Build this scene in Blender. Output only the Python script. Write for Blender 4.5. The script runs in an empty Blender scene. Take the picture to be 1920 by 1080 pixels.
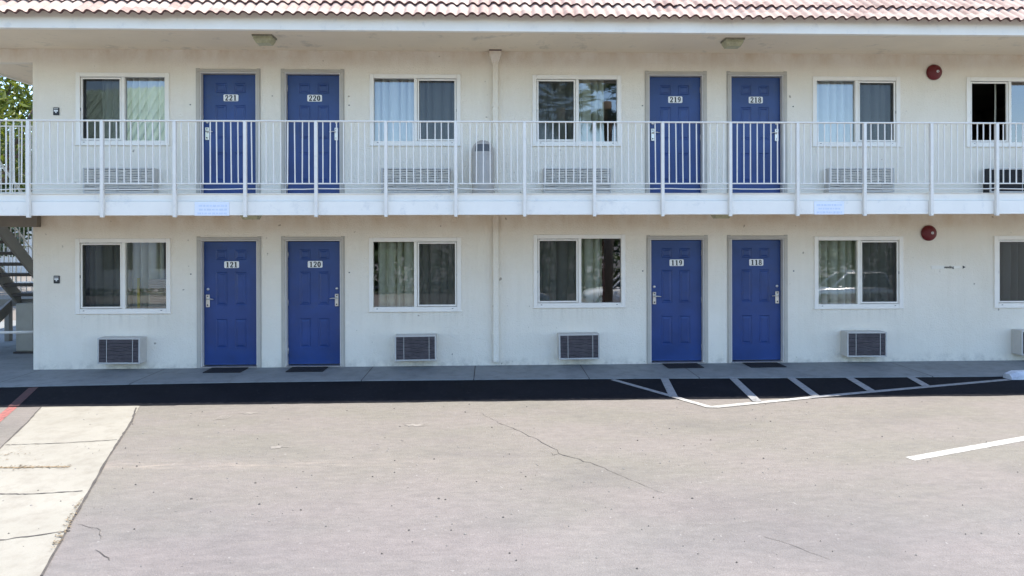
import bpy, math, random
from mathutils import Vector, Matrix
R = math.radians
rnd = random.Random(7)

# ---------------------------------------------------------------- camera
sc = bpy.context.scene
C = sc.collection
cam_d = bpy.data.cameras.new('camera')
cam = bpy.data.objects.new('camera', cam_d)
C.objects.link(cam)
cam_d.sensor_width = 36.0
cam_d.lens = 22.86
cam_d.shift_y = -0.0552
cam_d.clip_start = 0.05
cam_d.clip_end = 3000
phi, roll = R(1.91), 0.0027
fw = Vector((math.sin(phi), math.cos(phi), 0))
rt = Vector((math.cos(phi), -math.sin(phi), 0))
upv = Vector((0, 0, 1))
r2 = rt * math.cos(roll) - upv * math.sin(roll)
u2 = upv * math.cos(roll) + rt * math.sin(roll)
M = Matrix((r2, u2, -fw)).transposed().to_4x4()
M.translation = Vector((0, -10.6, 2.18))
cam.matrix_world = M
sc.camera = cam

# ---------------------------------------------------------------- light
SUN_DIR = Vector((0.30, 0.078, 1.0)).normalized()
w = bpy.data.worlds.new('World')
sc.world = w
w.use_nodes = True
nt = w.node_tree
nt.nodes.clear()
sky = nt.nodes.new('ShaderNodeTexSky')
sky.sky_type = 'NISHITA'
sky.sun_disc = False
sky.sun_elevation = math.asin(SUN_DIR.z)
sky.sun_rotation = math.atan2(SUN_DIR.x, SUN_DIR.y)
sky.air_density = 1.0
sky.dust_density = 0.4
sky.ozone_density = 3.0
bg = nt.nodes.new('ShaderNodeBackground')
bg.inputs[1].default_value = 0.15
wo = nt.nodes.new('ShaderNodeOutputWorld')
nt.links.new(sky.outputs[0], bg.inputs[0])
nt.links.new(bg.outputs[0], wo.inputs[0])
sd = bpy.data.lights.new('sun', 'SUN')
sd.energy = 3.0
sd.angle = R(0.5)
sd.color = (1.0, 0.92, 0.80)
so = bpy.data.objects.new('sun', sd)
C.objects.link(so)
so.rotation_euler = SUN_DIR.to_track_quat('Z', 'Y').to_euler()
sc.view_settings.view_transform = 'Standard'
sc.view_settings.look = 'None'
sc.view_settings.gamma = 1
sc.view_settings.exposure = 1.74
sc.render.engine = 'CYCLES'
sc.cycles.max_bounces = 8
sc.cycles.transparent_max_bounces = 16

# ---------------------------------------------------------------- materials
def new_mat(name):
    m = bpy.data.materials.new(name)
    m.use_nodes = True
    return m, m.node_tree, m.node_tree.nodes['Principled BSDF']

def N(t, kind, **kw):
    n = t.nodes.new(kind)
    for k, v in kw.items():
        setattr(n, k, v)
    return n

def pos(t, scale=(1, 1, 1)):
    g = N(t, 'ShaderNodeNewGeometry')
    m = N(t, 'ShaderNodeMapping')
    m.inputs['Scale'].default_value = scale
    t.links.new(g.outputs['Position'], m.inputs[0])
    return m.outputs[0]

def noise(t, vec, scale, detail=4, rough=0.55):
    n = N(t, 'ShaderNodeTexNoise')
    n.inputs['Scale'].default_value = scale
    n.inputs['Detail'].default_value = detail
    n.inputs['Roughness'].default_value = rough
    t.links.new(vec, n.inputs['Vector'])
    return n.outputs[0]

def ramp(t, fac, stops):
    r = N(t, 'ShaderNodeValToRGB')
    e = r.color_ramp.elements
    while len(e) < len(stops):
        e.new(0.5)
    for i, (p, c) in enumerate(stops):
        e[i].position = p
        e[i].color = (c[0], c[1], c[2], 1) if not isinstance(c, (int, float)) else (c, c, c, 1)
    t.links.new(fac, r.inputs[0])
    return r.outputs[0]

def mix(t, fac, a, b, mode='MIX'):
    m = N(t, 'ShaderNodeMix', data_type='RGBA', blend_type=mode)
    for sock, v in ((m.inputs[0], fac), (m.inputs[6], a), (m.inputs[7], b)):
        if isinstance(v, (int, float)):
            sock.default_value = v
        elif isinstance(v, tuple):
            sock.default_value = (v[0], v[1], v[2], 1)
        else:
            t.links.new(v, sock)
    return m.outputs[2]

def bump(t, p, h, strength, dist=0.01):
    b = N(t, 'ShaderNodeBump')
    b.inputs['Strength'].default_value = strength
    b.inputs['Distance'].default_value = dist
    t.links.new(h, b.inputs['Height'])
    t.links.new(b.outputs[0], p.inputs['Normal'])

def paint(name, col, var=0.06, rough=0.5, vs=3.0, bmp=0.0, bs=60, metal=0.0, dirt=None, dirt_scale=2.0):
    m, t, p = new_mat(name)
    v = pos(t)
    c1 = tuple(max(0, c * (1 - var)) for c in col)
    c2 = tuple(min(1, c * (1 + var)) for c in col)
    c = ramp(t, noise(t, v, vs, 6), [(0.3, c1), (0.7, c2)])
    if dirt:
        f = ramp(t, noise(t, v, dirt_scale, 8, 0.7), [(0.56, 0.0), (0.75, 0.7)])
        c = mix(t, f, c, dirt)
    t.links.new(c, p.inputs['Base Color'])
    p.inputs['Roughness'].default_value = rough
    p.inputs['Metallic'].default_value = metal
    if bmp:
        bump(t, p, noise(t, v, bs, 3), bmp)
    return m

MT = {}
# stucco: painted off-white, fine sand bump, grime flecks and splash dirt at the foot
def stucco():
    m, t, p = new_mat('stucco')
    v = pos(t)
    c = ramp(t, noise(t, v, 0.9, 5), [(0.3, (0.80, 0.725, 0.60)), (0.7, (0.87, 0.80, 0.68))])
    streak = ramp(t, noise(t, pos(t, (7, 1, 0.5)), 1.0, 6, 0.65), [(0.50, 0.0), (0.80, 0.22)])
    c = mix(t, streak, c, (0.66, 0.58, 0.45))
    fleck = ramp(t, noise(t, v, 9.0, 2, 0.4), [(0.735, 0.0), (0.765, 0.75)])
    c = mix(t, fleck, c, (0.30, 0.25, 0.18))
    sep = N(t, 'ShaderNodeSeparateXYZ')
    g = N(t, 'ShaderNodeNewGeometry')
    t.links.new(g.outputs['Position'], sep.inputs[0])
    mr = N(t, 'ShaderNodeMapRange')
    mr.inputs[1].default_value = 0.0
    mr.inputs[2].default_value = 0.16
    mr.inputs[3].default_value = 0.55
    mr.inputs[4].default_value = 0.0
    t.links.new(sep.outputs[2], mr.inputs[0])
    mu = N(t, 'ShaderNodeMath', operation='MULTIPLY')
    t.links.new(mr.outputs[0], mu.inputs[0])
    t.links.new(ramp(t, noise(t, v, 6, 6, 0.7), [(0.42, 0.0), (0.72, 1.0)]), mu.inputs[1])
    c = mix(t, mu.outputs[0], c, (0.20, 0.18, 0.15))
    def mth(op, a, b=None, c_=None):
        n = N(t, 'ShaderNodeMath', operation=op)
        for k, q in enumerate((a, b, c_)):
            if q is None: continue
            if isinstance(q, (int, float)): n.inputs[k].default_value = q
            else: t.links.new(q, n.inputs[k])
        return n.outputs[0]
    X, Z = sep.outputs[0], sep.outputs[2]
    total = None
    # (centre x, half width, top z, length of the run)
    for cx, hw, zt_, ln_ in ((-5.83, .33, .13, .13), (-1.2, .33, .13, .13), (1.42, .33, .13, .13), (6.12, .33, .13, .13), (9.0, .33, .13, .13),
                             (-5.86, .76, .89, .30), (-1.2, .76, .88, .26), (1.46, .77, .94, .30), (6.1, .77, .89, .30),
                             (-5.86, .76, 3.59, .3), (-1.2, .76, 3.58, .3), (1.42, .76, 3.58, .3), (6.1, .77, 3.57, .3)):
        mx_ = mth('LESS_THAN', mth('ABSOLUTE', mth('SUBTRACT', X, cx)), hw)
        d = mth('DIVIDE', mth('SUBTRACT', zt_, Z), ln_)
        mz_ = mth('MULTIPLY', mth('GREATER_THAN', d, 0.0), mth('MAXIMUM', mth('SUBTRACT', 1.0, d), 0.0))
        q = mth('MULTIPLY', mx_, mz_)
        total = q if total is None else mth('ADD', total, q)
    runs = ramp(t, noise(t, pos(t, (16, 1, 0.8)), 1.0, 4, 0.6), [(0.46, 0.0), (0.70, 0.20)])
    c = mix(t, mth('MULTIPLY', total, runs), c, (0.34, 0.27, 0.18))
    # patchy tan tone, strongest at each soffit line and fading downward
    for zt_, ln_ in ((5.11, .28), (2.45, .30)):
        d = mth('DIVIDE', mth('SUBTRACT', zt_, Z), ln_)
        mz_ = mth('MULTIPLY', mth('GREATER_THAN', d, 0.0), mth('MAXIMUM', mth('SUBTRACT', 1.0, d), 0.0))
        rr_ = ramp(t, noise(t, pos(t, (2.2, 1, 1.2)), 1.3, 6, 0.65), [(0.40, 0.0), (0.66, 0.60)])
        c = mix(t, mth('MULTIPLY', mz_, rr_), c, (0.60, 0.43, 0.25))
    t.links.new(c, p.inputs['Base Color'])
    p.inputs['Roughness'].default_value = 0.85
    h = N(t, 'ShaderNodeMath', operation='ADD')
    t.links.new(noise(t, v, 45, 5, 0.6), h.inputs[0])
    t.links.new(noise(t, v, 7, 3), h.inputs[1])
    bump(t, p, h.outputs[0], 0.75, 0.018)
    return m
MT['stucco'] = stucco()
MT['soffit'] = paint('soffit_paint', (0.80, 0.69, 0.53), 0.05, 0.8, 1.5, 0.2, 60, dirt=(0.36, 0.33, 0.27), dirt_scale=3)
MT['trim'] = paint('white_trim_paint', (0.83, 0.78, 0.69), 0.04, 0.45, 2.0, 0.1, 30, dirt=(0.56, 0.55, 0.52), dirt_scale=5)
MT['rail'] = paint('white_rail_paint', (0.74, 0.69, 0.61), 0.04, 0.4, 8, dirt=(0.58, 0.55, 0.5), dirt_scale=14)
MT['vinyl'] = paint('white_vinyl', (0.84, 0.79, 0.71), 0.03, 0.35, 5)
MT['casing'] = paint('beige_casing', (0.46, 0.42, 0.36), 0.06, 0.5, 5, 0.1, 40)
MT['jamb'] = paint('pale_jamb', (0.62, 0.58, 0.53), 0.05, 0.5, 5)
MT['door'] = paint('blue_door_paint', (0.014, 0.046, 0.178), 0.16, 0.38, 2.5, 0.10, 25, dirt=(0.030, 0.052, 0.13), dirt_scale=3.5)
MT['steel'] = paint('brushed_steel', (0.62, 0.60, 0.56), 0.06, 0.32, 20, metal=0.85)
MT['black'] = paint('black_plastic', (0.012, 0.012, 0.014), 0.1, 0.5)
MT['plate'] = paint('white_plate', (0.80, 0.80, 0.78), 0.02, 0.4)
MT['digit'] = paint('black_digit', (0.01, 0.01, 0.012), 0.02, 0.5)
MT['louvre_dark'] = paint('dark_louvre', (0.19, 0.16, 0.165), 0.2, 0.45, 12, metal=0.3)
MT['louvre_light'] = paint('pale_louvre', (0.64, 0.585, 0.50), 0.08, 0.4, 10, metal=0.0, dirt=(0.25, 0.22, 0.2), dirt_scale=9)
MT['ac_case'] = paint('ac_case', (0.52, 0.49, 0.45), 0.05, 0.45, 6, dirt=(0.40, 0.37, 0.32), dirt_scale=9)
MT['ac_inside'] = paint('ac_inside', (0.02, 0.02, 0.024), 0.3, 0.7, 20)
MT['red'] = paint('red_bell_paint', (0.125, 0.004, 0.007), 0.1, 0.5, 10)
MT['mat'] = paint('door_mat_rubber', (0.012, 0.012, 0.015), 0.4, 0.9, 60, 0.6, 200)
MT['curtain'] = paint('curtain_cloth', (0.80, 0.78, 0.62), 0.06, 0.9, 6)
MT['liner'] = paint('curtain_liner', (0.86, 0.87, 0.86), 0.03, 0.9, 6)
MT['maroon'] = paint('maroon_drape', (0.11, 0.016, 0.016), 0.1, 0.9, 6)
MT['room'] = paint('room_wall', (0.30, 0.26, 0.21), 0.1, 0.9, 1)
MT['towel'] = paint('towel_cloth', (0.86, 0.72, 0.58), 0.08, 0.95, 12, 0.6, 120)
MT['yellow'] = paint('yellow_plastic', (0.75, 0.62, 0.05), 0.05, 0.4)
MT['can'] = paint('trash_can_metal', (0.44, 0.395, 0.345), 0.08, 0.5, 6)
MT['can_dark'] = paint('trash_can_flap', (0.10, 0.10, 0.10), 0.1, 0.5)
MT['lens'] = paint('lamp_lens', (0.42, 0.42, 0.27), 0.2, 0.35, 14, dirt=(0.12, 0.10, 0.05), dirt_scale=16)
MT['lamp_base'] = paint('lamp_base', (0.22, 0.21, 0.15), 0.3, 0.6, 14)
MT['stair'] = paint('stair_paint', (0.19, 0.17, 0.14), 0.1, 0.6, 4, 0.1, 20)
MT['tread'] = paint('tread_concrete', (0.06, 0.05, 0.043), 0.2, 0.85, 10, 0.2, 60)
MT['cabinet'] = paint('cabinet_paint', (0.33, 0.305, 0.25), 0.08, 0.6, 5)
MT['bluebin'] = paint('blue_plastic', (0.03, 0.14, 0.5), 0.05, 0.4)
MT['sign'] = paint('pale_sign', (0.74, 0.76, 0.80), 0.02, 0.5, 6)
MT['sign_ink'] = paint('faded_sign_ink', (0.60, 0.66, 0.76), 0.05, 0.5, 20)
MT['bark'] = paint('bark', (0.13, 0.10, 0.075), 0.3, 0.9, 9, 0.8, 25)
MT['green_roof'] = paint('green_metal_roof', (0.50, 0.64, 0.48), 0.08, 0.4, 1)
MT['far_wall'] = paint('far_wall', (0.60, 0.58, 0.54), 0.05, 0.9, 0.6)
MT['far_dark'] = paint('far_window', (0.03, 0.035, 0.04), 0.1, 0.15)
MT['rubber'] = paint('tyre_rubber', (0.02, 0.02, 0.02), 0.1, 0.8)
MT['car_white'] = paint('white_car_paint', (0.80, 0.80, 0.80), 0.01, 0.15)
MT['car_silver'] = paint('silver_car_paint', (0.55, 0.56, 0.58), 0.01, 0.2, metal=0.6)
MT['car_glass'] = paint('car_glass', (0.015, 0.02, 0.02), 0.05, 0.05)
MT['car_trim'] = paint('car_trim', (0.03, 0.03, 0.03), 0.1, 0.4)
MT['lamp_red'] = paint('tail_lamp', (0.35, 0.01, 0.01), 0.05, 0.2)
MT['lamp_clear'] = paint('head_lamp', (0.7, 0.72, 0.75), 0.05, 0.1)

def leaf_mat(name, a, b, trans):
    m, t, p = new_mat(name)
    v = pos(t)
    c = ramp(t, noise(t, v, 2.2, 4, 0.7), [(0.3, a), (0.72, b)])
    t.links.new(c, p.inputs['Base Color'])
    p.inputs['Roughness'].default_value = 0.45
    tr = N(t, 'ShaderNodeBsdfTranslucent')
    t.links.new(mix(t, 1.0, c, (1.0, 1.0, 0.35), 'MULTIPLY'), tr.inputs[0])
    mx = N(t, 'ShaderNodeMixShader')
    mx.inputs[0].default_value = trans
    o = t.nodes['Material Output']
    t.links.new(p.outputs[0], mx.inputs[1])
    t.links.new(tr.outputs[0], mx.inputs[2])
    t.links.new(mx.outputs[0], o.inputs[0])
    return m
MT['leaf'] = leaf_mat('leaf', (0.07, 0.10, 0.02), (0.21, 0.25, 0.045), 0.40)
MT['leaf_dark'] = leaf_mat('leaf_dark', (0.025, 0.05, 0.015), (0.06, 0.10, 0.03), 0.25)

def see_through(name, build):
    m = bpy.data.materials.new(name)
    m.use_nodes = True
    t = m.node_tree
    t.nodes.clear()
    o = N(t, 'ShaderNodeOutputMaterial')
    tr = N(t, 'ShaderNodeBsdfTransparent')
    mx = N(t, 'ShaderNodeMixShader')
    build(t, tr, mx)
    t.links.new(mx.outputs[0], o.inputs[0])
    return m

def glass_build(t, tr, mx):
    tr.inputs[0].default_value = (0.90, 0.93, 0.92, 1)
    gl = N(t, 'ShaderNodeBsdfGlossy')
    gl.inputs['Roughness'].default_value = 0.012
    fr = N(t, 'ShaderNodeFresnel')
    fr.inputs[0].default_value = 1.75
    mm = N(t, 'ShaderNodeMath', operation='MULTIPLY')
    mm.use_clamp = True
    mm.inputs[1].default_value = 2.6
    t.links.new(fr.outputs[0], mm.inputs[0])
    # slight waviness of old glass
    b = N(t, 'ShaderNodeBump')
    b.inputs['Strength'].default_value = 0.012
    b.inputs['Distance'].default_value = 0.02
    t.links.new(noise(t, pos(t), 2.5, 1), b.inputs['Height'])
    t.links.new(b.outputs[0], gl.inputs['Normal'])
    t.links.new(mm.outputs[0], mx.inputs[0])
    t.links.new(tr.outputs[0], mx.inputs[1])
    t.links.new(gl.outputs[0], mx.inputs[2])
MT['glass'] = see_through('window_glass', glass_build)

def screen_build(t, tr, mx):
    d = N(t, 'ShaderNodeBsdfDiffuse')
    d.inputs[0].default_value = (0.035, 0.037, 0.04, 1)
    mx.inputs[0].default_value = 0.52
    t.links.new(tr.outputs[0], mx.inputs[1])
    t.links.new(d.outputs[0], mx.inputs[2])
MT['screen'] = see_through('insect_screen', screen_build)

def tile_mat():
    m, t, p = new_mat('roof_tile')
    g = N(t, 'ShaderNodeNewGeometry')
    s = N(t, 'ShaderNodeSeparateXYZ')
    t.links.new(g.outputs['Position'], s.inputs[0])
    def cell(o, k):
        a = N(t, 'ShaderNodeMath', operation='MULTIPLY'); a.inputs[1].default_value = k
        f = N(t, 'ShaderNodeMath', operation='FLOOR')
        t.links.new(o, a.inputs[0]); t.links.new(a.outputs[0], f.inputs[0])
        return f.outputs[0]
    cb = N(t, 'ShaderNodeCombineXYZ')
    t.links.new(cell(s.outputs[0], 1 / 0.294), cb.inputs[0])
    t.links.new(cell(s.outputs[2], 4.0), cb.inputs[1])
    wn = N(t, 'ShaderNodeTexWhiteNoise')
    t.links.new(cb.outputs[0], wn.inputs['Vector'])
    v = pos(t)
    c = ramp(t, wn.outputs[0], [(0.0, (0.26, 0.165, 0.135)), (0.5, (0.36, 0.255, 0.21)), (1.0, (0.41, 0.33, 0.265))])
    c = mix(t, ramp(t, noise(t, v, 14, 6, 0.7), [(0.45, 0.0), (0.75, 0.55)]), c, (0.45, 0.39, 0.33))
    c = mix(t, ramp(t, noise(t, v, 3, 6, 0.7), [(0.55, 0.0), (0.8, 0.6)]), c, (0.25, 0.18, 0.155))
    t.links.new(c, p.inputs['Base Color'])
    p.inputs['Roughness'].default_value = 0.8
    bump(t, p, noise(t, v, 90, 4), 0.3, 0.006)
    return m
MT['tile'] = tile_mat()
MT['tile_edge'] = paint('tile_butt', (0.10, 0.05, 0.045), 0.3, 0.9, 20)  # dark lip tone carries the shadow line beneath each tile course

def concrete(name, a, b, dirt, crack=False):
    m, t, p = new_mat(name)
    v = pos(t)
    c = ramp(t, noise(t, v, 1.3, 8, 0.65), [(0.28, a), (0.72, b)])
    c = mix(t, ramp(t, noise(t, v, 4.5, 8, 0.75), [(0.47, 0.0), (0.75, 0.75)]), c, dirt)
    c = mix(t, ramp(t, noise(t, v, 120, 3), [(0.3, 0.25), (0.6, 0.0)]), c, dirt)
    t.links.new(c, p.inputs['Base Color'])
    p.inputs['Roughness'].default_value = 0.85
    bump(t, p, noise(t, v, 110, 5, 0.7), 0.35, 0.006)
    return m
MT['walk'] = concrete('walk_concrete', (0.17, 0.18, 0.18), (0.24, 0.25, 0.245), (0.10, 0.10, 0.10))
MT['gutter'] = concrete('gutter_concrete', (0.235, 0.222, 0.185), (0.285, 0.27, 0.228), (0.17, 0.15, 0.12))
MT['stop'] = concrete('stop_concrete', (0.5, 0.52, 0.56), (0.66, 0.68, 0.7), (0.25, 0.26, 0.3))

def lot():
    m, t, p = new_mat('lot_asphalt')
    v = pos(t)
    sep = N(t, 'ShaderNodeSeparateXYZ')
    t.links.new(v, sep.inputs[0])
    big = ramp(t, noise(t, v, 0.32, 5, 0.6), [(0.30, (0.128, 0.116, 0.110)), (0.5, (0.146, 0.134, 0.125)), (0.75, (0.168, 0.158, 0.142))])
    # the tyre-polished part nearer the building is yellower
    mr = N(t, 'ShaderNodeMapRange')
    mr.inputs[1].default_value = -5.2
    mr.inputs[2].default_value = -3.8
    ad = N(t, 'ShaderNodeMath', operation='ADD')
    t.links.new(sep.outputs[1], ad.inputs[0])
    ns = N(t, 'ShaderNodeMath', operation='MULTIPLY')
    ns.inputs[1].default_value = 1.6
    t.links.new(noise(t, v, 0.7, 5, 0.6), ns.inputs[0])
    t.links.new(ns.outputs[0], ad.inputs[1])
    t.links.new(ad.outputs[0], mr.inputs[0])
    ml = N(t, 'ShaderNodeMath', operation='MULTIPLY')
    ml.inputs[1].default_value = 0.75
    t.links.new(mr.outputs[0], ml.inputs[0])
    c = mix(t, ml.outputs[0], big, (0.158, 0.145, 0.117))
    sv = pos(t, (0.55, 3.0, 1))
    streak = ramp(t, noise(t, sv, 1.5, 8, 0.7), [(0.58, 0.0), (0.78, 0.55)])
    c = mix(t, streak, c, (0.210, 0.190, 0.165))
    dk = ramp(t, noise(t, pos(t, (0.8, 1.6, 1)), 1.9, 7, 0.7), [(0.56, 0.0), (0.8, 0.55)])
    c = mix(t, dk, c, (0.105, 0.098, 0.098))
    # a dusty scrape left by tyres across the lot, and large weathered patches
    ds_ = N(t, 'ShaderNodeMath', operation='ADD')
    dn = N(t, 'ShaderNodeMath', operation='MULTIPLY')
    dn.inputs[1].default_value = 0.34
    t.links.new(noise(t, pos(t, (0.8, 1, 1)), 1.1, 4, 0.6), dn.inputs[0])
    t.links.new(sep.outputs[1], ds_.inputs[0])
    t.links.new(dn.outputs[0], ds_.inputs[1])
    band = N(t, 'ShaderNodeMapRange')
    ab = N(t, 'ShaderNodeMath', operation='ADD'); ab.inputs[1].default_value = 4.20
    aa = N(t, 'ShaderNodeMath', operation='ABSOLUTE')
    t.links.new(ds_.outputs[0], ab.inputs[0]); t.links.new(ab.outputs[0], aa.inputs[0])
    t.links.new(aa.outputs[0], band.inputs[0])
    band.inputs[1].default_value = 0.0; band.inputs[2].default_value = 0.16
    band.inputs[3].default_value = 1.0; band.inputs[4].default_value = 0.0
    xr = N(t, 'ShaderNodeMapRange')
    t.links.new(sep.outputs[0], xr.inputs[0])
    xr.inputs[1].default_value = 0.2; xr.inputs[2].default_value = -2.2
    xr.inputs[3].default_value = 0.0; xr.inputs[4].default_value = 1.0
    bm = N(t, 'ShaderNodeMath', operation='MULTIPLY'); bm2 = N(t, 'ShaderNodeMath', operation='MULTIPLY')
    t.links.new(band.outputs[0], bm.inputs[0]); t.links.new(xr.outputs[0], bm.inputs[1])
    t.links.new(bm.outputs[0], bm2.inputs[0])
    t.links.new(ramp(t, noise(t, pos(t, (1.2, 7, 1)), 2.2, 8, 0.75), [(0.42, 0.0), (0.64, 1.0)]), bm2.inputs[1])
    c = mix(t, bm2.outputs[0], c, (0.24, 0.205, 0.17))
    patch = ramp(t, noise(t, pos(t, (0.5, 1.1, 1)), 1.0, 6, 0.62), [(0.40, 0.0), (0.60, 1.0)])
    pm = N(t, 'ShaderNodeMath', operation='MULTIPLY'); pm.inputs[1].default_value = 0.45
    t.links.new(patch, pm.inputs[0])
    c = mix(t, pm.outputs[0], c, (0.185, 0.158, 0.148))
    fine = ramp(t, noise(t, pos(t, (0.7, 1.8, 1)), 9, 8, 0.8), [(0.35, 0.86), (0.65, 1.12)])
    c = mix(t, 1.0, c, fine, 'MULTIPLY')
    stain = ramp(t, noise(t, pos(t, (0.6, 1.0, 1)), 0.8, 5, 0.65), [(0.54, 0.0), (0.70, 0.42)])
    c = mix(t, stain, c, (0.098, 0.090, 0.084))
    # aggregate: light and dark stones
    vo = N(t, 'ShaderNodeTexVoronoi')
    vo.inputs['Scale'].default_value = 95
    t.links.new(v, vo.inputs['Vector'])
    c = mix(t, 0.13, c, mix(t, 1.0, c, ramp(t, vo.outputs['Color'], [(0.1, 0.55), (0.5, 0.95), (0.9, 1.5)]), 'MULTIPLY'))
    sp = ramp(t, noise(t, v, 28, 2, 0.4), [(0.735, 0.0), (0.76, 0.6)])
    c = mix(t, sp, c, (0.250, 0.235, 0.220))
    dp = ramp(t, noise(t, pos(t, (1, 1, 1.3)), 17, 2, 0.4), [(0.80, 0.0), (0.815, 0.8)])
    c = mix(t, dp, c, (0.030, 0.028, 0.028))
    t.links.new(c, p.inputs['Base Color'])
    p.inputs['Roughness'].default_value = 0.88
    h = N(t, 'ShaderNodeMath', operation='ADD')
    t.links.new(vo.outputs['Distance'], h.inputs[0])
    t.links.new(noise(t, v, 12, 6, 0.7), h.inputs[1])
    bump(t, p, h.outputs[0], 0.5, 0.008)
    return m
MT['lot'] = lot()
def blacktop():
    m, t, p = new_mat('fresh_blacktop')
    v = pos(t)
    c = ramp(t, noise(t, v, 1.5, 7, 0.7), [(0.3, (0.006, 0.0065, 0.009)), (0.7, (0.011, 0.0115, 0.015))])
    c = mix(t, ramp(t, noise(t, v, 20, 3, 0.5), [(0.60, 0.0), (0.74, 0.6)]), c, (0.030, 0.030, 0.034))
    t.links.new(c, p.inputs['Base Color'])
    p.inputs['Roughness'].default_value = 0.9
    p.inputs['Specular IOR Level'].default_value = 0.08
    bump(t, p, noise(t, v, 70, 5, 0.7), 0.5, 0.008)
    return m
MT['blacktop'] = blacktop()
def worn_paint(name, col, under, th=0.60):
    m, t, p = new_mat(name)
    v = pos(t)
    f = ramp(t, noise(t, v, 16, 8, 0.8), [(th - 0.03, 0.0), (th + 0.1, 0.8)])
    c = mix(t, f, col, under)
    t.links.new(c, p.inputs['Base Color'])
    p.inputs['Roughness'].default_value = 0.75
    return m
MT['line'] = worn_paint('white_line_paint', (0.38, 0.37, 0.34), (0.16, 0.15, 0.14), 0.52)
MT['line_shaded'] = worn_paint('shaded_line_paint', (0.24, 0.24, 0.24), (0.10, 0.10, 0.10), 0.52)  # darker copy of the white line with the roof's shade painted in
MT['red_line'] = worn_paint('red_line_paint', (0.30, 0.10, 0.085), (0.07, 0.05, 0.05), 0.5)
MT['red_shaded'] = worn_paint('shaded_red_line_paint', (0.075, 0.022, 0.022), (0.02, 0.015, 0.017), 0.5)  # the red line's colour darkened to hold the shade near the walkway
MT['chalk'] = worn_paint('pale_scuff', (0.22, 0.20, 0.175), (0.17, 0.155, 0.135), 0.48)
MT['crackm'] = paint('crack_dark', (0.07, 0.062, 0.055), 0.3, 0.95, 20)
MT['litter'] = paint('dry_debris', (0.20, 0.15, 0.09), 0.5, 0.95, 40)

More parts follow.
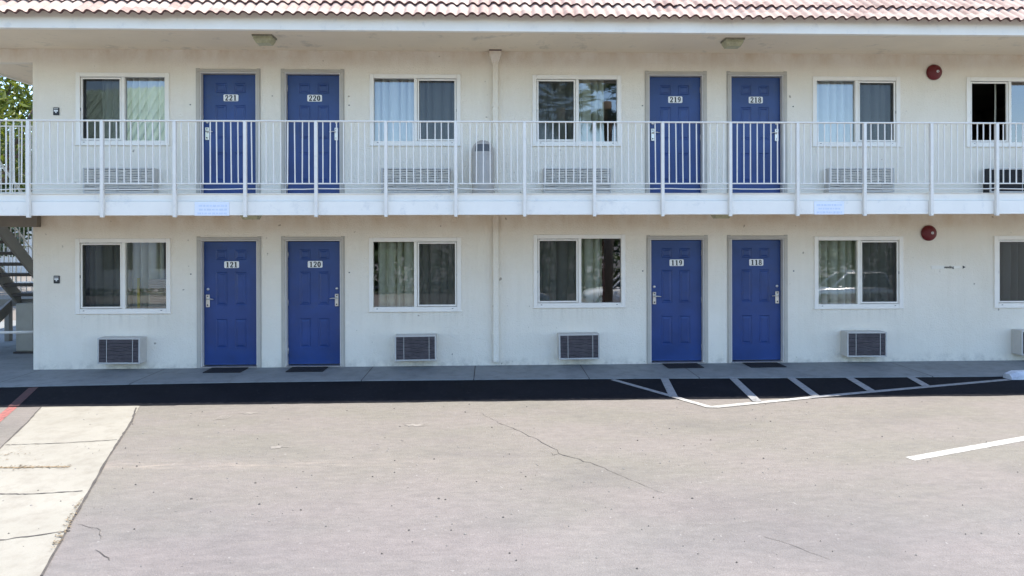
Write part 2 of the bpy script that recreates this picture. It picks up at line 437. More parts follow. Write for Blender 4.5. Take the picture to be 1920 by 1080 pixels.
# ---------------------------------------------------------------- mesh builder
class MB:
    def __init__(s):
        s.v, s.f, s.m, s.sm = [], [], [], []
    def face(s, idx, mi=0, smooth=False):
        s.f.append(tuple(idx)); s.m.append(mi); s.sm.append(smooth)
    def vert(s, p):
        s.v.append(tuple(p)); return len(s.v) - 1
    def quad(s, a, b, c, d, mi=0):
        i = len(s.v)
        s.v += [tuple(a), tuple(b), tuple(c), tuple(d)]
        s.face((i, i + 1, i + 2, i + 3), mi)
    def box(s, x0, x1, y0, y1, z0, z1, mi=0, bev=0.0):
        if bev <= 0:
            i = len(s.v)
            s.v += [(x, y, z) for z in (z0, z1) for y in (y0, y1) for x in (x0, x1)]
            for q in ((0, 2, 3, 1), (4, 5, 7, 6), (0, 1, 5, 4), (2, 6, 7, 3), (0, 4, 6, 2), (1, 3, 7, 5)):
                s.face([i + k for k in q], mi)
            return
        b = min(bev, (x1 - x0) / 2.01, (y1 - y0) / 2.01, (z1 - z0) / 2.01)
        X, Y, Z = (x0, x1), (y0, y1), (z0, z1)
        idx = {}
        for a in (0, 1):
            for c in (0, 1):
                for d in (0, 1):
                    x, y, z = X[a], Y[c], Z[d]
                    sx, sy, sz = (1, -1)[a] * b, (1, -1)[c] * b, (1, -1)[d] * b
                    idx[a, c, d, 0] = s.vert((x, y + sy, z + sz))
                    idx[a, c, d, 1] = s.vert((x + sx, y, z + sz))
                    idx[a, c, d, 2] = s.vert((x + sx, y + sy, z))
        for a in (0, 1):
            q = [idx[a, 0, 0, 0], idx[a, 1, 0, 0], idx[a, 1, 1, 0], idx[a, 0, 1, 0]]
            s.face(q if a else q[::-1], mi)
            q = [idx[0, a, 0, 1], idx[1, a, 0, 1], idx[1, a, 1, 1], idx[0, a, 1, 1]]
            s.face(q[::-1] if a else q, mi)
            q = [idx[0, 0, a, 2], idx[1, 0, a, 2], idx[1, 1, a, 2], idx[0, 1, a, 2]]
            s.face(q if a else q[::-1], mi)
        for a in (0, 1):
            for c in (0, 1):
                s.face([idx[0, a, c, 1], idx[1, a, c, 1], idx[1, a, c, 2], idx[0, a, c, 2]], mi)
                s.face([idx[a, 0, c, 0], idx[a, 1, c, 0], idx[a, 1, c, 2], idx[a, 0, c, 2]], mi)
                s.face([idx[a, c, 0, 0], idx[a, c, 1, 0], idx[a, c, 1, 1], idx[a, c, 0, 1]], mi)
                for d in (0, 1):
                    s.face([idx[a, c, d, 0], idx[a, c, d, 1], idx[a, c, d, 2]], mi)
    def tube(s, pts, r, n=8, mi=0, cap=True):
        pts = [Vector(p) for p in pts]
        rs = r if isinstance(r, (list, tuple)) else [r] * len(pts)
        rings = []
        for k, p in enumerate(pts):
            d = (pts[min(k + 1, len(pts) - 1)] - pts[max(k - 1, 0)]).normalized()
            a = d.cross(Vector((0, 0, 1)) if abs(d.z) < 0.9 else Vector((1, 0, 0))).normalized()
            b = d.cross(a)
            rings.append([s.vert(p + (a * math.cos(2 * math.pi * j / n) + b * math.sin(2 * math.pi * j / n)) * rs[k]) for j in range(n)])
        for k in range(len(rings) - 1):
            for j in range(n):
                s.face((rings[k][j], rings[k][(j + 1) % n], rings[k + 1][(j + 1) % n], rings[k + 1][j]), mi, True)
        if cap:
            s.face(rings[0][::-1], mi); s.face(rings[-1], mi)
    def lathe(s, c, prof, n=24, mi=0, axis='z', ang=(0, 2 * math.pi)):
        rings = []
        full = abs(ang[1] - ang[0] - 2 * math.pi) < 1e-6
        cnt = n if full else n + 1
        for r, h in prof:
            ring = []
            for j in range(cnt):
                a = ang[0] + (ang[1] - ang[0]) * j / n
                if axis == 'z':
                    q = (c[0] + r * math.cos(a), c[1] + r * math.sin(a), c[2] + h)
                elif axis == 'y':
                    q = (c[0] + r * math.cos(a), c[1] + h, c[2] + r * math.sin(a))
                else:
                    q = (c[0] + h, c[1] + r * math.cos(a), c[2] + r * math.sin(a))
                ring.append(s.vert(q))
            rings.append(ring)
        for k in range(len(rings) - 1):
            for j in range(cnt if full else n):
                j2 = (j + 1) % cnt
                s.face((rings[k][j], rings[k][j2], rings[k + 1][j2], rings[k + 1][j]), mi, True)
    def prism(s, poly, y0, y1, mi=0):
        """poly: (x,z) outline extruded along y"""
        n = len(poly)
        a = [s.vert((x, y0, z)) for x, z in poly]
        b = [s.vert((x, y1, z)) for x, z in poly]
        s.face(a, mi); s.face(b[::-1], mi)
        for k in range(n):
            s.face((a[k], b[k], b[(k + 1) % n], a[(k + 1) % n]), mi)
    def poly_strip(s, pts, wid, z, mi=0):
        """flat ribbon along 2-D points"""
        L = []
        for k, p in enumerate(pts):
            a = Vector(pts[max(k - 1, 0)][:2]); b = Vector(pts[min(k + 1, len(pts) - 1)][:2])
            d = (b - a).normalized(); nrm = Vector((-d.y, d.x))
            ww = wid[k] if isinstance(wid, (list, tuple)) else wid
            q = Vector(p[:2])
            L.append((s.vert((*(q + nrm * ww / 2), z)), s.vert((*(q - nrm * ww / 2), z))))
        for k in range(len(L) - 1):
            s.face((L[k][1], L[k + 1][1], L[k + 1][0], L[k][0]), mi)
    def build(s, name, mats, parent=None, loc=None):
        me = bpy.data.meshes.new(name)
        me.from_pydata(s.v, [], s.f)
        if not isinstance(mats, (list, tuple)):
            mats = [mats]
        for m in mats:
            me.materials.append(MT[m] if isinstance(m, str) else m)
        me.polygons.foreach_set('material_index', s.m)
        me.polygons.foreach_set('use_smooth', s.sm)
        me.update()
        o = bpy.data.objects.new(name, me)
        C.objects.link(o)
        if parent is not None:
            o.parent = parent
        if loc is not None:
            o.location = loc
        return o

def tag(o, label, cat, group=None):
    o['label'] = label
    o['category'] = cat
    if group:
        o['group'] = group
    return o
def thing(name, label, cat, loc=(0, 0, 0), rz=0.0, group=None):
    o = bpy.data.objects.new(name, None)
    o.empty_display_size = 0.2
    C.objects.link(o)
    o.location = loc
    o.rotation_euler = (0, 0, rz)
    return tag(o, label, cat, group)
def structure(o):
    o['kind'] = 'structure'
    return o
def copy_tree(o, parent=None):
    c = o.copy()
    C.objects.link(c)
    if parent is not None:
        c.parent = parent
    for ch in [x for x in o.children]:
        copy_tree(ch, c)
    return c

# ================================================================ SETTING
def gz(y):
    if y > -9: return -0.02
    if y < -24: return -1.95
    return -0.02 - (1.93) * (-9 - y) / 15.0
mb = MB()
ys = [400, 60, 12, 3, 0, -1, -2, -4, -6, -9, -12, -15, -18, -21, -24, -40, -80, -400]
xs = [-400, -80, -40, -20, -10, 0, 10, 20, 40, 80, 400]
gi = {}
for j, y in enumerate(ys):
    for i, x in enumerate(xs):
        gi[i, j] = mb.vert((x, y, gz(y)))
for j in range(len(ys) - 1):
    for i in range(len(xs) - 1):
        mb.face((gi[i, j + 1], gi[i + 1, j + 1], gi[i + 1, j], gi[i, j]))
ground = structure(mb.build('ground', 'lot'))

# cracks and scuffs in the lot are parts of the ground
def crack(pts, w0):
    m = MB()
    out = []
    rr = random.Random(int(abs(pts[0][0]) * 100))
    for a, b in zip(pts, pts[1:]):
        n = max(2, int((Vector(b) - Vector(a)).length / 0.06))
        for k in range(n):
            t = k / n
            out.append((a[0] + (b[0] - a[0]) * t + rr.uniform(-.014, .014), a[1] + (b[1] - a[1]) * t + rr.uniform(-.014, .014)))
    out.append(pts[-1])
    ws = [w0 * rr.uniform(0.35, 1.3) * min(1, 0.3 + 3 * min(k, len(out) - 1 - k) / len(out)) for k in range(len(out))]
    m.poly_strip(out, ws, -0.0165)
    return m.build('crack', 'crackm', ground)
crack([(-0.13, -2.69), (0.149, -3.229), (0.32, -3.453), (0.668, -4.08), (0.683, -4.191), (0.978, -4.498), (1.225, -4.878), (1.45, -5.19)], 0.008)
crack([(0.683, -4.191), (0.62, -4.23), (0.60, -4.16)], 0.006)
crack([(-3.133, -5.599), (-3.021, -5.621), (-2.93, -5.66), (-2.843, -5.758), (-2.80, -5.84)], 0.007)
crack([(-2.737, -6.001), (-2.63, -6.08), (-2.558, -6.154)], 0.008)
crack([(1.943, -5.962), (2.03, -6.05), (2.133, -6.175), (2.27, -6.341)], 0.006)
def scuff(cx, cy, lx, ly, seed, name='scuff'):
    m = MB()
    rr = random.Random(seed)
    n = 22
    idx = []
    for k in range(n):
        a = 2 * math.pi * k / n
        q = rr.uniform(0.35, 1.0)
        idx.append(m.vert((cx + lx * q * math.cos(a), cy + ly * q * math.sin(a), -0.0166)))
    m.face(idx)
    return m.build(name, 'chalk', ground)
scuff(-2.93, -2.60, 0.16, 0.05, 1); scuff(-2.18, -3.88, 0.12, 0.05, 2); scuff(-0.85, -3.17, 0.16, 0.07, 3)
m = MB()
for k in range(4):
    m.poly_strip([(-3.24 + 0.035 * k, -2.87 + .01 * k), (-3.21 + 0.035 * k, -2.69 - .005 * k)], [0.02, 0.026], -0.0166)
m.build('scuff', 'chalk', ground)

# fresh dark blacktop along the walkway, ragged south edge
m = MB()
xs2 = [-12 + 0.06 * k for k in range(int(24 / 0.06) + 1)]
rr = random.Random(3)
prev = None
drift = 0
for x in xs2:
    drift = drift * 0.9 + rr.uniform(-.006, .006)
    base = -2.18 - 0.0 * x
    if x < -4.0: base -= 0.02
    a = m.vert((x, base + drift, -0.014))
    b = m.vert((x, -0.9, -0.014))
    if prev:
        m.face((prev[0], a, b, prev[1]))
    prev = (a, b)
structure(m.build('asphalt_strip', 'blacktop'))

# concrete drainage strip running towards the viewer
gs = MB()
left = [(-5.655, -2.20), (-5.40, -2.80), (-5.05, -3.45), (-4.72, -4.02), (-4.1, -5.3), (-3.4, -6.9), (-2.7, -8.6)]
rightp = [(-4.45, -2.20), (-4.20, -2.85), (-3.95, -3.55), (-3.757, -4.085), (-3.33, -5.2), (-2.888, -6.338), (-2.1, -8.6)]
# left side is wider: the strip is about 1.2 m across
left = [(a - (0.9 if k > 1 else 0.25 * k + 0.0), b) for k, (a, b) in enumerate(left)]
left = [(-5.66, -2.20), (-5.36, -2.9), (-5.08, -3.6), (-4.84, -4.2), (-4.40, -5.3), (-3.97, -6.35), (-3.05, -8.6)]
for k in range(len(left) - 1):
    gs.quad((*left[k + 1], -0.0175), (*rightp[k + 1], -0.0175), (*rightp[k], -0.0175), (*left[k], -0.0175))
gutter = structure(gs.build('concrete_gutter', 'gutter'))
def gcrack(pts, wd, mat='crackm', name='joint'):
    m = MB()
    out = []
    rr2 = random.Random(len(pts) + int(100 * abs(pts[0][1])))
    for a, b in zip(pts, pts[1:]):
        for k in range(10):
            t = k / 10
            out.append((a[0] + (b[0] - a[0]) * t, a[1] + (b[1] - a[1]) * t + rr2.uniform(-.008, .008)))
    out.append(pts[-1])
    m.poly_strip(out, [wd * rr2.uniform(.5, 1.4) for _ in out], -0.0135)
    return m.build(name, mat, gutter)
gcrack([(-5.02, -3.70), (-4.87, -3.69), (-4.45, -3.66), (-3.96, -3.57)], 0.010)
gcrack([(-4.60, -4.80), (-4.135, -4.99), (-3.85, -5.01), (-3.472, -4.951)], 0.014)
gcrack([(-4.15, -5.9), (-3.511, -5.84), (-3.10, -5.70)], 0.014)
gcrack([(-5.67, -2.2), (-5.36, -2.9), (-5.08, -3.6), (-4.84, -4.2), (-4.40, -5.3), (-3.97, -6.35)], 0.016)
gcrack([(-4.44, -2.3), (-4.19, -2.85), (-3.94, -3.55), (-3.747, -4.085), (-3.32, -5.2), (-2.878, -6.338)], 0.022)
gcrack([(-4.82, -4.30), (-4.6, -4.36), (-4.45, -4.37), (-4.2, -4.36), (-3.95, -4.37)], 0.030, 'litter', 'dirt_streak')

# leaf litter in the corner of the gutter: nobody could count it
m = MB()
rr = random.Random(11)
for k in range(650):
    if rr.random() < 0.62:
        t = rr.random()
        cx, cy = -5.1 + 0.35 * rr.gauss(0, 0.6), -4.15 + 0.30 * rr.gauss(0, 0.55)
    elif rr.random() < .5:
        cx, cy = rr.uniform(-4.85, -3.95), -4.37 + rr.gauss(0, 0.03)
    else:
        t = rr.random(); cx = -3.36 + 0.33 * t + rr.gauss(0, .012); cy = -5.15 - 0.85 * t + rr.gauss(0, .02)
    a = rr.uniform(0, 6.28); l = rr.uniform(0.006, 0.020); wd = l * rr.uniform(.12, .4)
    z = -0.0125 + rr.uniform(0, 0.006)
    dx, dy = math.cos(a), math.sin(a)
    m.quad((cx - dx * l, cy - dy * l, z), (cx + dy * wd, cy - dx * wd, z + .004), (cx + dx * l, cy + dy * l, z), (cx - dy * wd, cy + dx * wd, z + .003))
o = m.build('leaf_litter', 'litter')
o['kind'] = 'stuff'
tag(o, 'dry leaf litter gathered on the pale concrete gutter', 'leaf litter')
# loose crumbs on the lot
m = MB()
rr = random.Random(5)
for k in range(420):
    cx, cy = rr.uniform(-5, 6), rr.uniform(-6.6, -2.3)
    r0 = rr.uniform(0.003, 0.009)
    z = -0.017
    top = m.vert((cx, cy, z + r0))
    ring = [m.vert((cx + r0 * 1.3 * math.cos(q) * rr.uniform(.6, 1.4), cy + r0 * math.sin(q) * rr.uniform(.6, 1.4), z)) for q in (0, 1.5, 3.1, 4.6)]
    mi = 0 if rr.random() < .65 else 1
    for j in range(4):
        m.face((ring[j], ring[(j + 1) % 4], top), mi)
o = m.build('loose_gravel', ['chalk', 'crackm'])
o['kind'] = 'stuff'
tag(o, 'tiny loose stones scattered over the sunlit asphalt lot', 'gravel')

# walkway
mb = MB()
edge = [(-12, -1.16), (-6.95, -1.14), (-5.2, -1.05), (-3.4, -0.99), (-1.9, -0.975), (0.3, -0.98), (2.2, -1.01), (4.1, -1.06), (7.7, -1.12), (13, -1.2)]
cuts = [-11.0, -9.2, -7.15, -5.2, -1.9, -0.25, 1.46, 3.1, 6.6, 9.9]
def edge_y(x):
    for (a, b), (c, d) in zip(edge, edge[1:]):
        if a <= x <= c:
            return b + (d - b) * (x - a) / (c - a)
    return edge[-1][1]
xs3 = sorted(set([-12] + cuts + [13]))
for a, b in zip(xs3, xs3[1:]):
    g = 0.006
    x0, x1 = a + g, b - g
    n = max(2, int((x1 - x0) / 0.3))
    back = 0.05 if x0 > -7.3 else 6.0
    pv = None
    for k in range(n + 1):
        x = x0 + (x1 - x0) * k / n
        ye = edge_y(x)
        q = [m_ for m_ in ((x, back, 0.0), (x, ye + 0.012, 0.0), (x, ye, -0.006), (x, ye, -0.06))]
        cur = [mb.vert(z) for z in q]
        if pv:
            for j in range(3):
                mb.face((pv[j + 1], cur[j + 1], cur[j], pv[j]))
        pv = cur
mb.box(-12, 13, -0.9, 0.04, -0.10, -0.012, 1)
structure(mb.build('walkway', ['walk', 'crackm']))

# painted markings
def line(pts, wd, mat, z=-0.0095, name='parking_line'):
    m = MB()
    m.poly_strip(pts, wd, z)
    return structure(m.build(name, mat))
Y0 = -2.185
def split_line(a, b, wd):
    """shade painted in over the blacktop, lit tone on the open lot"""
    if (a[1] - Y0) * (b[1] - Y0) < 0:
        t = (Y0 - a[1]) / (b[1] - a[1])
        c = (a[0] + (b[0] - a[0]) * t, Y0)
        n, s_ = (a, b) if a[1] > b[1] else (b, a)
        line([n, c], wd, 'line_shaded'); line([c, s_], wd, 'line')
    else:
        line([a, b], wd, 'line_shaded' if a[1] > Y0 else 'line')
line([(1.80, -1.05), (2.487, Y0)], 0.088, 'line_shaded')
line([(2.487, Y0), (2.72, -2.57), (2.80, -2.578), (4.19, Y0)], [0.088, 0.095, 0.095, 0.088], 'line', -0.0125)
line([(4.19, Y0), (7.60, -1.31)], 0.088, 'line_shaded')
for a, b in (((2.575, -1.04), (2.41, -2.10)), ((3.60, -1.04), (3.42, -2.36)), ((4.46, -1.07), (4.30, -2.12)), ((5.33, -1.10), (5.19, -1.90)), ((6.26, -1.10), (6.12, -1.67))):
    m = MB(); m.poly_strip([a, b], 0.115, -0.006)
    structure(m.build('parking_line', 'line_shaded' if b[1] > Y0 else 'line_shaded'))
line([(4.03, -4.475), (7.9, -3.13)], 0.102, 'line', -0.0175)
line([(-6.47, -1.17), (-6.03, -2.18)], 0.115, 'red_shaded')
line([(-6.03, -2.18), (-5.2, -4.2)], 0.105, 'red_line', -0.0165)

# ================================================================ BUILDING
bld = thing('motel_building', 'two storey white stucco motel with blue doors and a pink tiled roof', 'motel', (0, 0, 0))
BX0, BX1 = -7.275, 12.5
F2, TOP = 2.70, 5.12
SLAB_B = 2.49
# openings (x0,x1,z0,z1)
doors = [  # x0, x1, z0, number, lock side
    (-4.63, -3.765, 0.0, '121', -1), (-3.287, -2.432, 0.0, '120', 1), (2.64, 3.50, 0.0, '119', -1), (3.98, 4.832, 0.0, '118', 1),
    (-4.635, -3.77, F2, '221', -1), (-3.289, -2.432, F2, '220', 1), (2.62, 3.49, F2, '219', -1), (3.979, 4.831, F2, '218', 1)]
DH = 2.035
WZ = ((0.893, 2.085), (3.582, 4.735))
wins = [  # x0,x1,floor,screen side
    (-6.61, -5.12, 0, -1, 'l1'), (-1.963, -0.475, 0, 1, 'l2'), (0.702, 2.21, 0, -1, 'l3'), (5.358, 6.86, 0, 1, 'l4'), (8.413, 9.92, 0, -1, 'l5'),
    (-6.597, -5.135, 1, -1, 'u1'), (-1.947, -0.476, 1, 1, 'u2'), (0.692, 2.152, 1, -1, 'u3'), (5.338, 6.815, 1, 1, 'u4'), (7.945, 9.43, 1, -1, 'u5')]
def win_z(w):
    z0, z1 = WZ[w[2]]
    if w[4] == 'l3': z0, z1 = 0.941, 2.127
    return z0, z1
def wall_with_holes(mb, x0, x1, z0, z1, holes, y, depth):
    xs = sorted(set([x0, x1] + [h[0] for h in holes] + [h[1] for h in holes]))
    zs = sorted(set([z0, z1] + [h[2] for h in holes] + [h[3] for h in holes]))
    for a, b in zip(xs, xs[1:]):
        for c, d in zip(zs, zs[1:]):
            mx, mz = (a + b) / 2, (c + d) / 2
            if any(h[0] < mx < h[1] and h[2] < mz < h[3] for h in holes):
                continue
            mb.quad((a, y, c), (b, y, c), (b, y, d), (a, y, d))
            mb.quad((a, y + depth, c), (a, y + depth, d), (b, y + depth, d), (b, y + depth, c))
    for h in holes:
        a, b, c, d = h
        mb.quad((a, y, c), (a, y, d), (a, y + depth, d), (a, y + depth, c))
        mb.quad((b, y, c), (b, y + depth, c), (b, y + depth, d), (b, y, d))
        mb.quad((a, y, d), (b, y, d), (b, y + depth, d), (a, y + depth, d))
        mb.quad((a, y, c), (a, y + depth, c), (b, y + depth, c), (b, y, c))
holes = []
for d in doors:
    holes.append((d[0] - 0.03, d[1] + 0.03, d[2] + (0.0 if d[2] else 0.0), d[2] + DH + 0.03))
for w_ in wins:
    z0, z1 = win_z(w_)
    holes.append((w_[0] + 0.045, w_[1] - 0.045, z0 + 0.045, z1 - 0.045))
mb = MB()
wall_with_holes(mb, BX0, BX1, 0.0, SLAB_B, [h for h in holes if h[2] < 2], 0, 0.16)
wall_with_holes(mb, BX0, BX1, F2, TOP, [h for h in holes if h[2] > 2], 0, 0.16)
mb.build('facade_wall', 'stucco', bld)
mb = MB()
mb.box(BX0, BX0 + 0.16, 0.16, 8.0, 0, TOP)
mb.box(BX1 - 0.16, BX1, 0.16, 8.0, 0, TOP)
mb.box(BX0, BX1, 8.0, 8.16, 0, TOP)
mb.build('outer_wall', 'stucco', bld)
mb = MB()   # room partitions, ceilings and floors
for x in (-7.0, -3.53, 0.1, 3.74, 7.6, 12.2):
    for z0, z1 in ((0, SLAB_B), (F2, TOP)):
        mb.box(x - 0.05, x + 0.05, 0.17, 5.0, z0, z1)
for z in (0.0, SLAB_B - .02, F2, TOP - 0.02):
    mb.box(BX0 + 0.17, BX1 - 0.17, 0.17, 5.0, z - 0.002, z + 0.015)
mb.box(BX0 + 0.17, BX1 - 0.17, 5.0, 5.1, 0, TOP)
mb.build('room_partition', 'room', bld)

# balcony slab with two boards on its edge
mb = MB()
mb.box(-9.6, BX1, -1.46, -0.001, SLAB_B, F2, 0)
mb.box(-9.6, BX0 - .001, 0.0, 0.25, SLAB_B, F2, 0)
mb.box(BX0, BX1, 0.001, 0.16, SLAB_B + .001, F2 - .001, 0)
mb.build('balcony_slab', 'soffit', bld)
mb = MB()
mb.box(-9.62, BX1, -1.535, -1.465, 2.412, 2.604, 0, 0.004)
mb.box(-9.62, BX1, -1.500, -1.462, 2.606, 2.706, 0, 0.004)
mb.box(-9.62, BX1, -1.515, -1.42, 2.7065, 2.716, 0, 0.002)
mb.build('balcony_edge_board', 'trim', bld)
mb = MB()
mb.box(-9.6, -7.15, -0.10, -0.003, 2.27, SLAB_B - .002, 0)
mb.build('lower_beam', 'stair', bld)
mb = MB()
mb.box(-9.0, BX0 - .002, 0.0, 0.12, 4.89, TOP - 0.012, 0)
mb.build('upper_beam', 'stucco', bld)

# eaves: soffit board, fascia
EX0 = -9.02
mb = MB()
mb.box(EX0 + 0.03, BX1 + 1.0, -1.46, 9.2, TOP - 0.01, TOP + 0.04, 0)
mb.build('soffit', 'soffit', bld)
mb = MB()
mb.box(EX0, BX1 + 1.0, -1.54, -1.465, 4.968, 5.205, 0, 0.004)
mb.box(EX0 - 0.03, EX0 + 0.028, -1.463, 9.2, 5.085, 5.17, 0, 0.004)
mb.build('fascia_board', 'trim', bld)
# tiles
mb = MB()
P = 0.147
TX0, TX1 = EX0 - 0.08, BX1 + 1.1
th = R(42)
def hump(x):
    u = (x / P) % 1.0
    return 0.034 * max(0.0, math.sin(math.pi * min(1, u / 0.74))) ** 0.8 if u < 0.74 else -0.006 * math.sin(math.pi * (u - 0.74) / 0.26)
nx = int((TX1 - TX0) / P * 9)
rows = 7
exp_, ln = 0.37, 0.43
for r in range(rows):
    rr = random.Random(100 + r)
    y0 = -1.66 + r * exp_ * math.cos(th)
    z0 = 5.108 + r * exp_ * math.sin(th)
    cur = None
    tilt = 0; jit = 0
    for k in range(nx + 1):
        x = TX0 + (TX1 - TX0) * k / nx
        if k % 18 == 0:
            jit = rr.uniform(-.012, .012); tilt = rr.uniform(-.005, .005)
        hh = hump(x + (r % 2) * 0.0)
        nrm = (-math.sin(th), math.cos(th))
        def P3(s, h):
            return (x, y0 + s * math.cos(th) + h * nrm[0], z0 + s * math.sin(th) + h * nrm[1])
        lift = 0.050 + tilt
        a = mb.vert(P3(jit, lift + hh - 0.029))      # bottom lip
        b0 = mb.vert(P3(jit - 0.004, lift + hh))
        b = mb.vert(P3(jit - 0.004, lift + hh))
        c = mb.vert(P3(ln * .5, lift * 0.62 + hh))
        d = mb.vert(P3(ln, 0.012 + hh))
        e = mb.vert(P3(jit + 0.05, lift + hh - 0.026))
        if cur:
            mb.face((cur[4], e, a, cur[0]), 1)
            mb.face((cur[0], a, b0, cur[5]), 1)
            mb.face((cur[1], b, c, cur[2]), 0, True)
            mb.face((cur[2], c, d, cur[3]), 0, True)
        cur = (a, b, c, d, e, b0)
yt = -1.66 + rows * exp_ * math.cos(th); zt = 5.108 + rows * exp_ * math.sin(th)
mb.quad((TX0, -1.46, 5.215), (TX1, -1.46, 5.215), (TX1, yt, zt - 0.03), (TX0, yt, zt - 0.03), 1)
mb.box(TX0, TX1, yt, 9.0, zt - 0.05, zt + 0.06, 0)
mb.box(TX0, TX0 + 0.05, yt, 9.0, 5.172, zt - .05, 0)
i = len(mb.v)
mb.v += [(TX0, -1.60, 5.15), (TX0, yt, zt), (TX0, yt, 5.15)]
mb.face((i, i + 1, i + 2), 0)
mb.build('tiled_roof', ['tile', 'tile_edge'], bld)

# ---- digits
def digit_polys(ch):
    """closed outlines and ribbons on a 0..0.62 x 0..1 box; returns list of ribbons (pts,widths)"""
    def arc(cx, cy, rx, ry, a0, a1, n=16):
        return [(cx + rx * math.cos(R(a0 + (a1 - a0) * k / n)), cy + ry * math.sin(R(a0 + (a1 - a0) * k / n))) for k in range(n + 1)]
    def ws(pts, thick, thin):
        out = []
        for k in range(len(pts)):
            a = pts[max(0, k - 1)]; b = pts[min(len(pts) - 1, k + 1)]
            d = Vector((b[0] - a[0], b[1] - a[1])).normalized()
            out.append(thin + (thick - thin) * abs(d.y) ** 1.5)
        return out
    r = []
    if ch == '1':
        r.append(([(0.33, 0.02), (0.33, 0.98)], [0.20, 0.20]))
        r.append(([(0.10, 0.035), (0.56, 0.035)], [0.07, 0.07]))
        r.append(([(0.10, 0.80), (0.33, 0.95)], [0.07, 0.12]))
    elif ch == '2':
        p = arc(0.31, 0.72, 0.20, 0.24, 165, -40)
        p += [(0.30, 0.32), (0.09, 0.08)]
        r.append((p, ws(p, 0.18, 0.08)))
        r.append(([(0.05, 0.07), (0.57, 0.07)], [0.14, 0.14]))
        r.append(([(0.54, 0.05), (0.56, 0.24)], [0.07, 0.05]))
        r.append(([(0.08, 0.72), (0.20, 0.72)], [0.12, 0.12]))
    elif ch == '0':
        p = arc(0.31, 0.5, 0.20, 0.45, 0, 360, 28)
        r.append((p, ws(p, 0.20, 0.07)))
    elif ch == '8':
        p = arc(0.31, 0.73, 0.16, 0.22, 0, 360, 22); r.append((p, ws(p, 0.15, 0.08)))
        p = arc(0.31, 0.28, 0.20, 0.24, 0, 360, 22); r.append((p, ws(p, 0.17, 0.08)))
    elif ch == '9':
        p = arc(0.31, 0.68, 0.19, 0.27, 0, 360, 24); r.append((p, ws(p, 0.17, 0.08)))
        p = [(0.50, 0.68), (0.48, 0.38), (0.38, 0.14), (0.16, 0.05)]; r.append((p, [0.17, 0.16, 0.11, 0.08]))
        r.append(([(0.12, 0.12), (0.22, 0.12)], [0.10, 0.10]))
    return r
def plate_mesh(txt):
    m = MB()
    W_, H_, cr = 0.236, 0.108, 0.018
    pts = []
    for cx, cz, a0 in ((W_ / 2 - cr, H_ / 2 - cr, 0), (-W_ / 2 + cr, H_ / 2 - cr, 90), (-W_ / 2 + cr, -H_ / 2 + cr, 180), (W_ / 2 - cr, -H_ / 2 + cr, 270)):
        for k in range(5):
            a = R(a0 + 22.5 * k)
            pts.append((cx + cr * math.cos(a), cz + cr * math.sin(a)))
    m.prism(pts, -0.006, 0.0, 0)
    hgt = 0.088; ww = hgt * 0.74
    for i, ch in enumerate(txt):
        ox = (i - (len(txt) - 1) / 2) * ww - 0.31 * hgt
        for q, (pp, wd) in enumerate(digit_polys(ch)):
            L = []
            for k, p in enumerate(pp):
                a = pp[max(0, k - 1)]; b = pp[min(len(pp) - 1, k + 1)]
                if pp[0] == pp[-1] or (Vector(pp[0]) - Vector(pp[-1])).length < 1e-4:
                    a = pp[(k - 1) if k > 0 else -2]; b = pp[(k + 1) if k < len(pp) - 1 else 1]
                d = Vector((b[0] - a[0], b[1] - a[1])).normalized(); n = Vector((-d.y, d.x))
                for sgn in (1, -1):
                    v = Vector(p) + n * sgn * (wd[k] * 1.12 + 0.02) / 2
                    L.append(m.vert((ox + v.x * hgt, -0.0075 - 0.0004 * q, (v.y - 0.5) * hgt)))
            for k in range(len(pp) - 1):
                m.face((L[2 * k], L[2 * k + 1], L[2 * k + 3], L[2 * k + 2]), 1)
    return m

# ---- doors
def door_leaf_mesh(w, h):
    """six-panel door leaf in the plane y=0 facing -y, panels pressed in"""
    m = MB()
    mx = w / 2
    cols = [(0.185, mx - 0.06), (mx + 0.06, w - 0.185)]
    rowsz = [(0.27, 0.74), (0.96, 1.50), (1.70, 1.86)]
    xs = sorted([0, w] + [a for c in cols for a in c])
    zs = sorted([0, h] + [a for c in rowsz for a in c])
    for i in range(len(xs) - 1):
        for j in range(len(zs) - 1):
            a, b, c, d = xs[i], xs[i + 1], zs[j], zs[j + 1]
            if (a, b) in cols and (c, d) in rowsz:
                rings = []
                for ins, y in ((0, 0), (0.012, 0.011), (0.024, 0.011), (0.045, 0.002)):
                    rings.append([m.vert(q) for q in ((a + ins, y, c + ins), (b - ins, y, c + ins), (b - ins, y, d - ins), (a + ins, y, d - ins))])
                for k in range(3):
                    for e in range(4):
                        m.face((rings[k][e], rings[k][(e + 1) % 4], rings[k + 1][(e + 1) % 4], rings[k + 1][e]))
                m.face(rings[3])
            else:
                m.quad((a, 0, c), (b, 0, c), (b, 0, d), (a, 0, d))
    m.quad((0, 0, 0), (0, 0, h), (0, 0.045, h), (0, 0.045, 0))
    m.quad((w, 0, 0), (w, 0.045, 0), (w, 0.045, h), (w, 0, h))
    m.quad((0, 0, h), (w, 0, h), (w, 0.045, h), (0, 0.045, h))
    m.quad((0, 0, 0), (0, .045, 0), (w, .045, 0), (w, 0, 0))
    m.quad((0, .045, 0), (0, .045, h), (w, .045, h), (w, .045, 0))
    return m
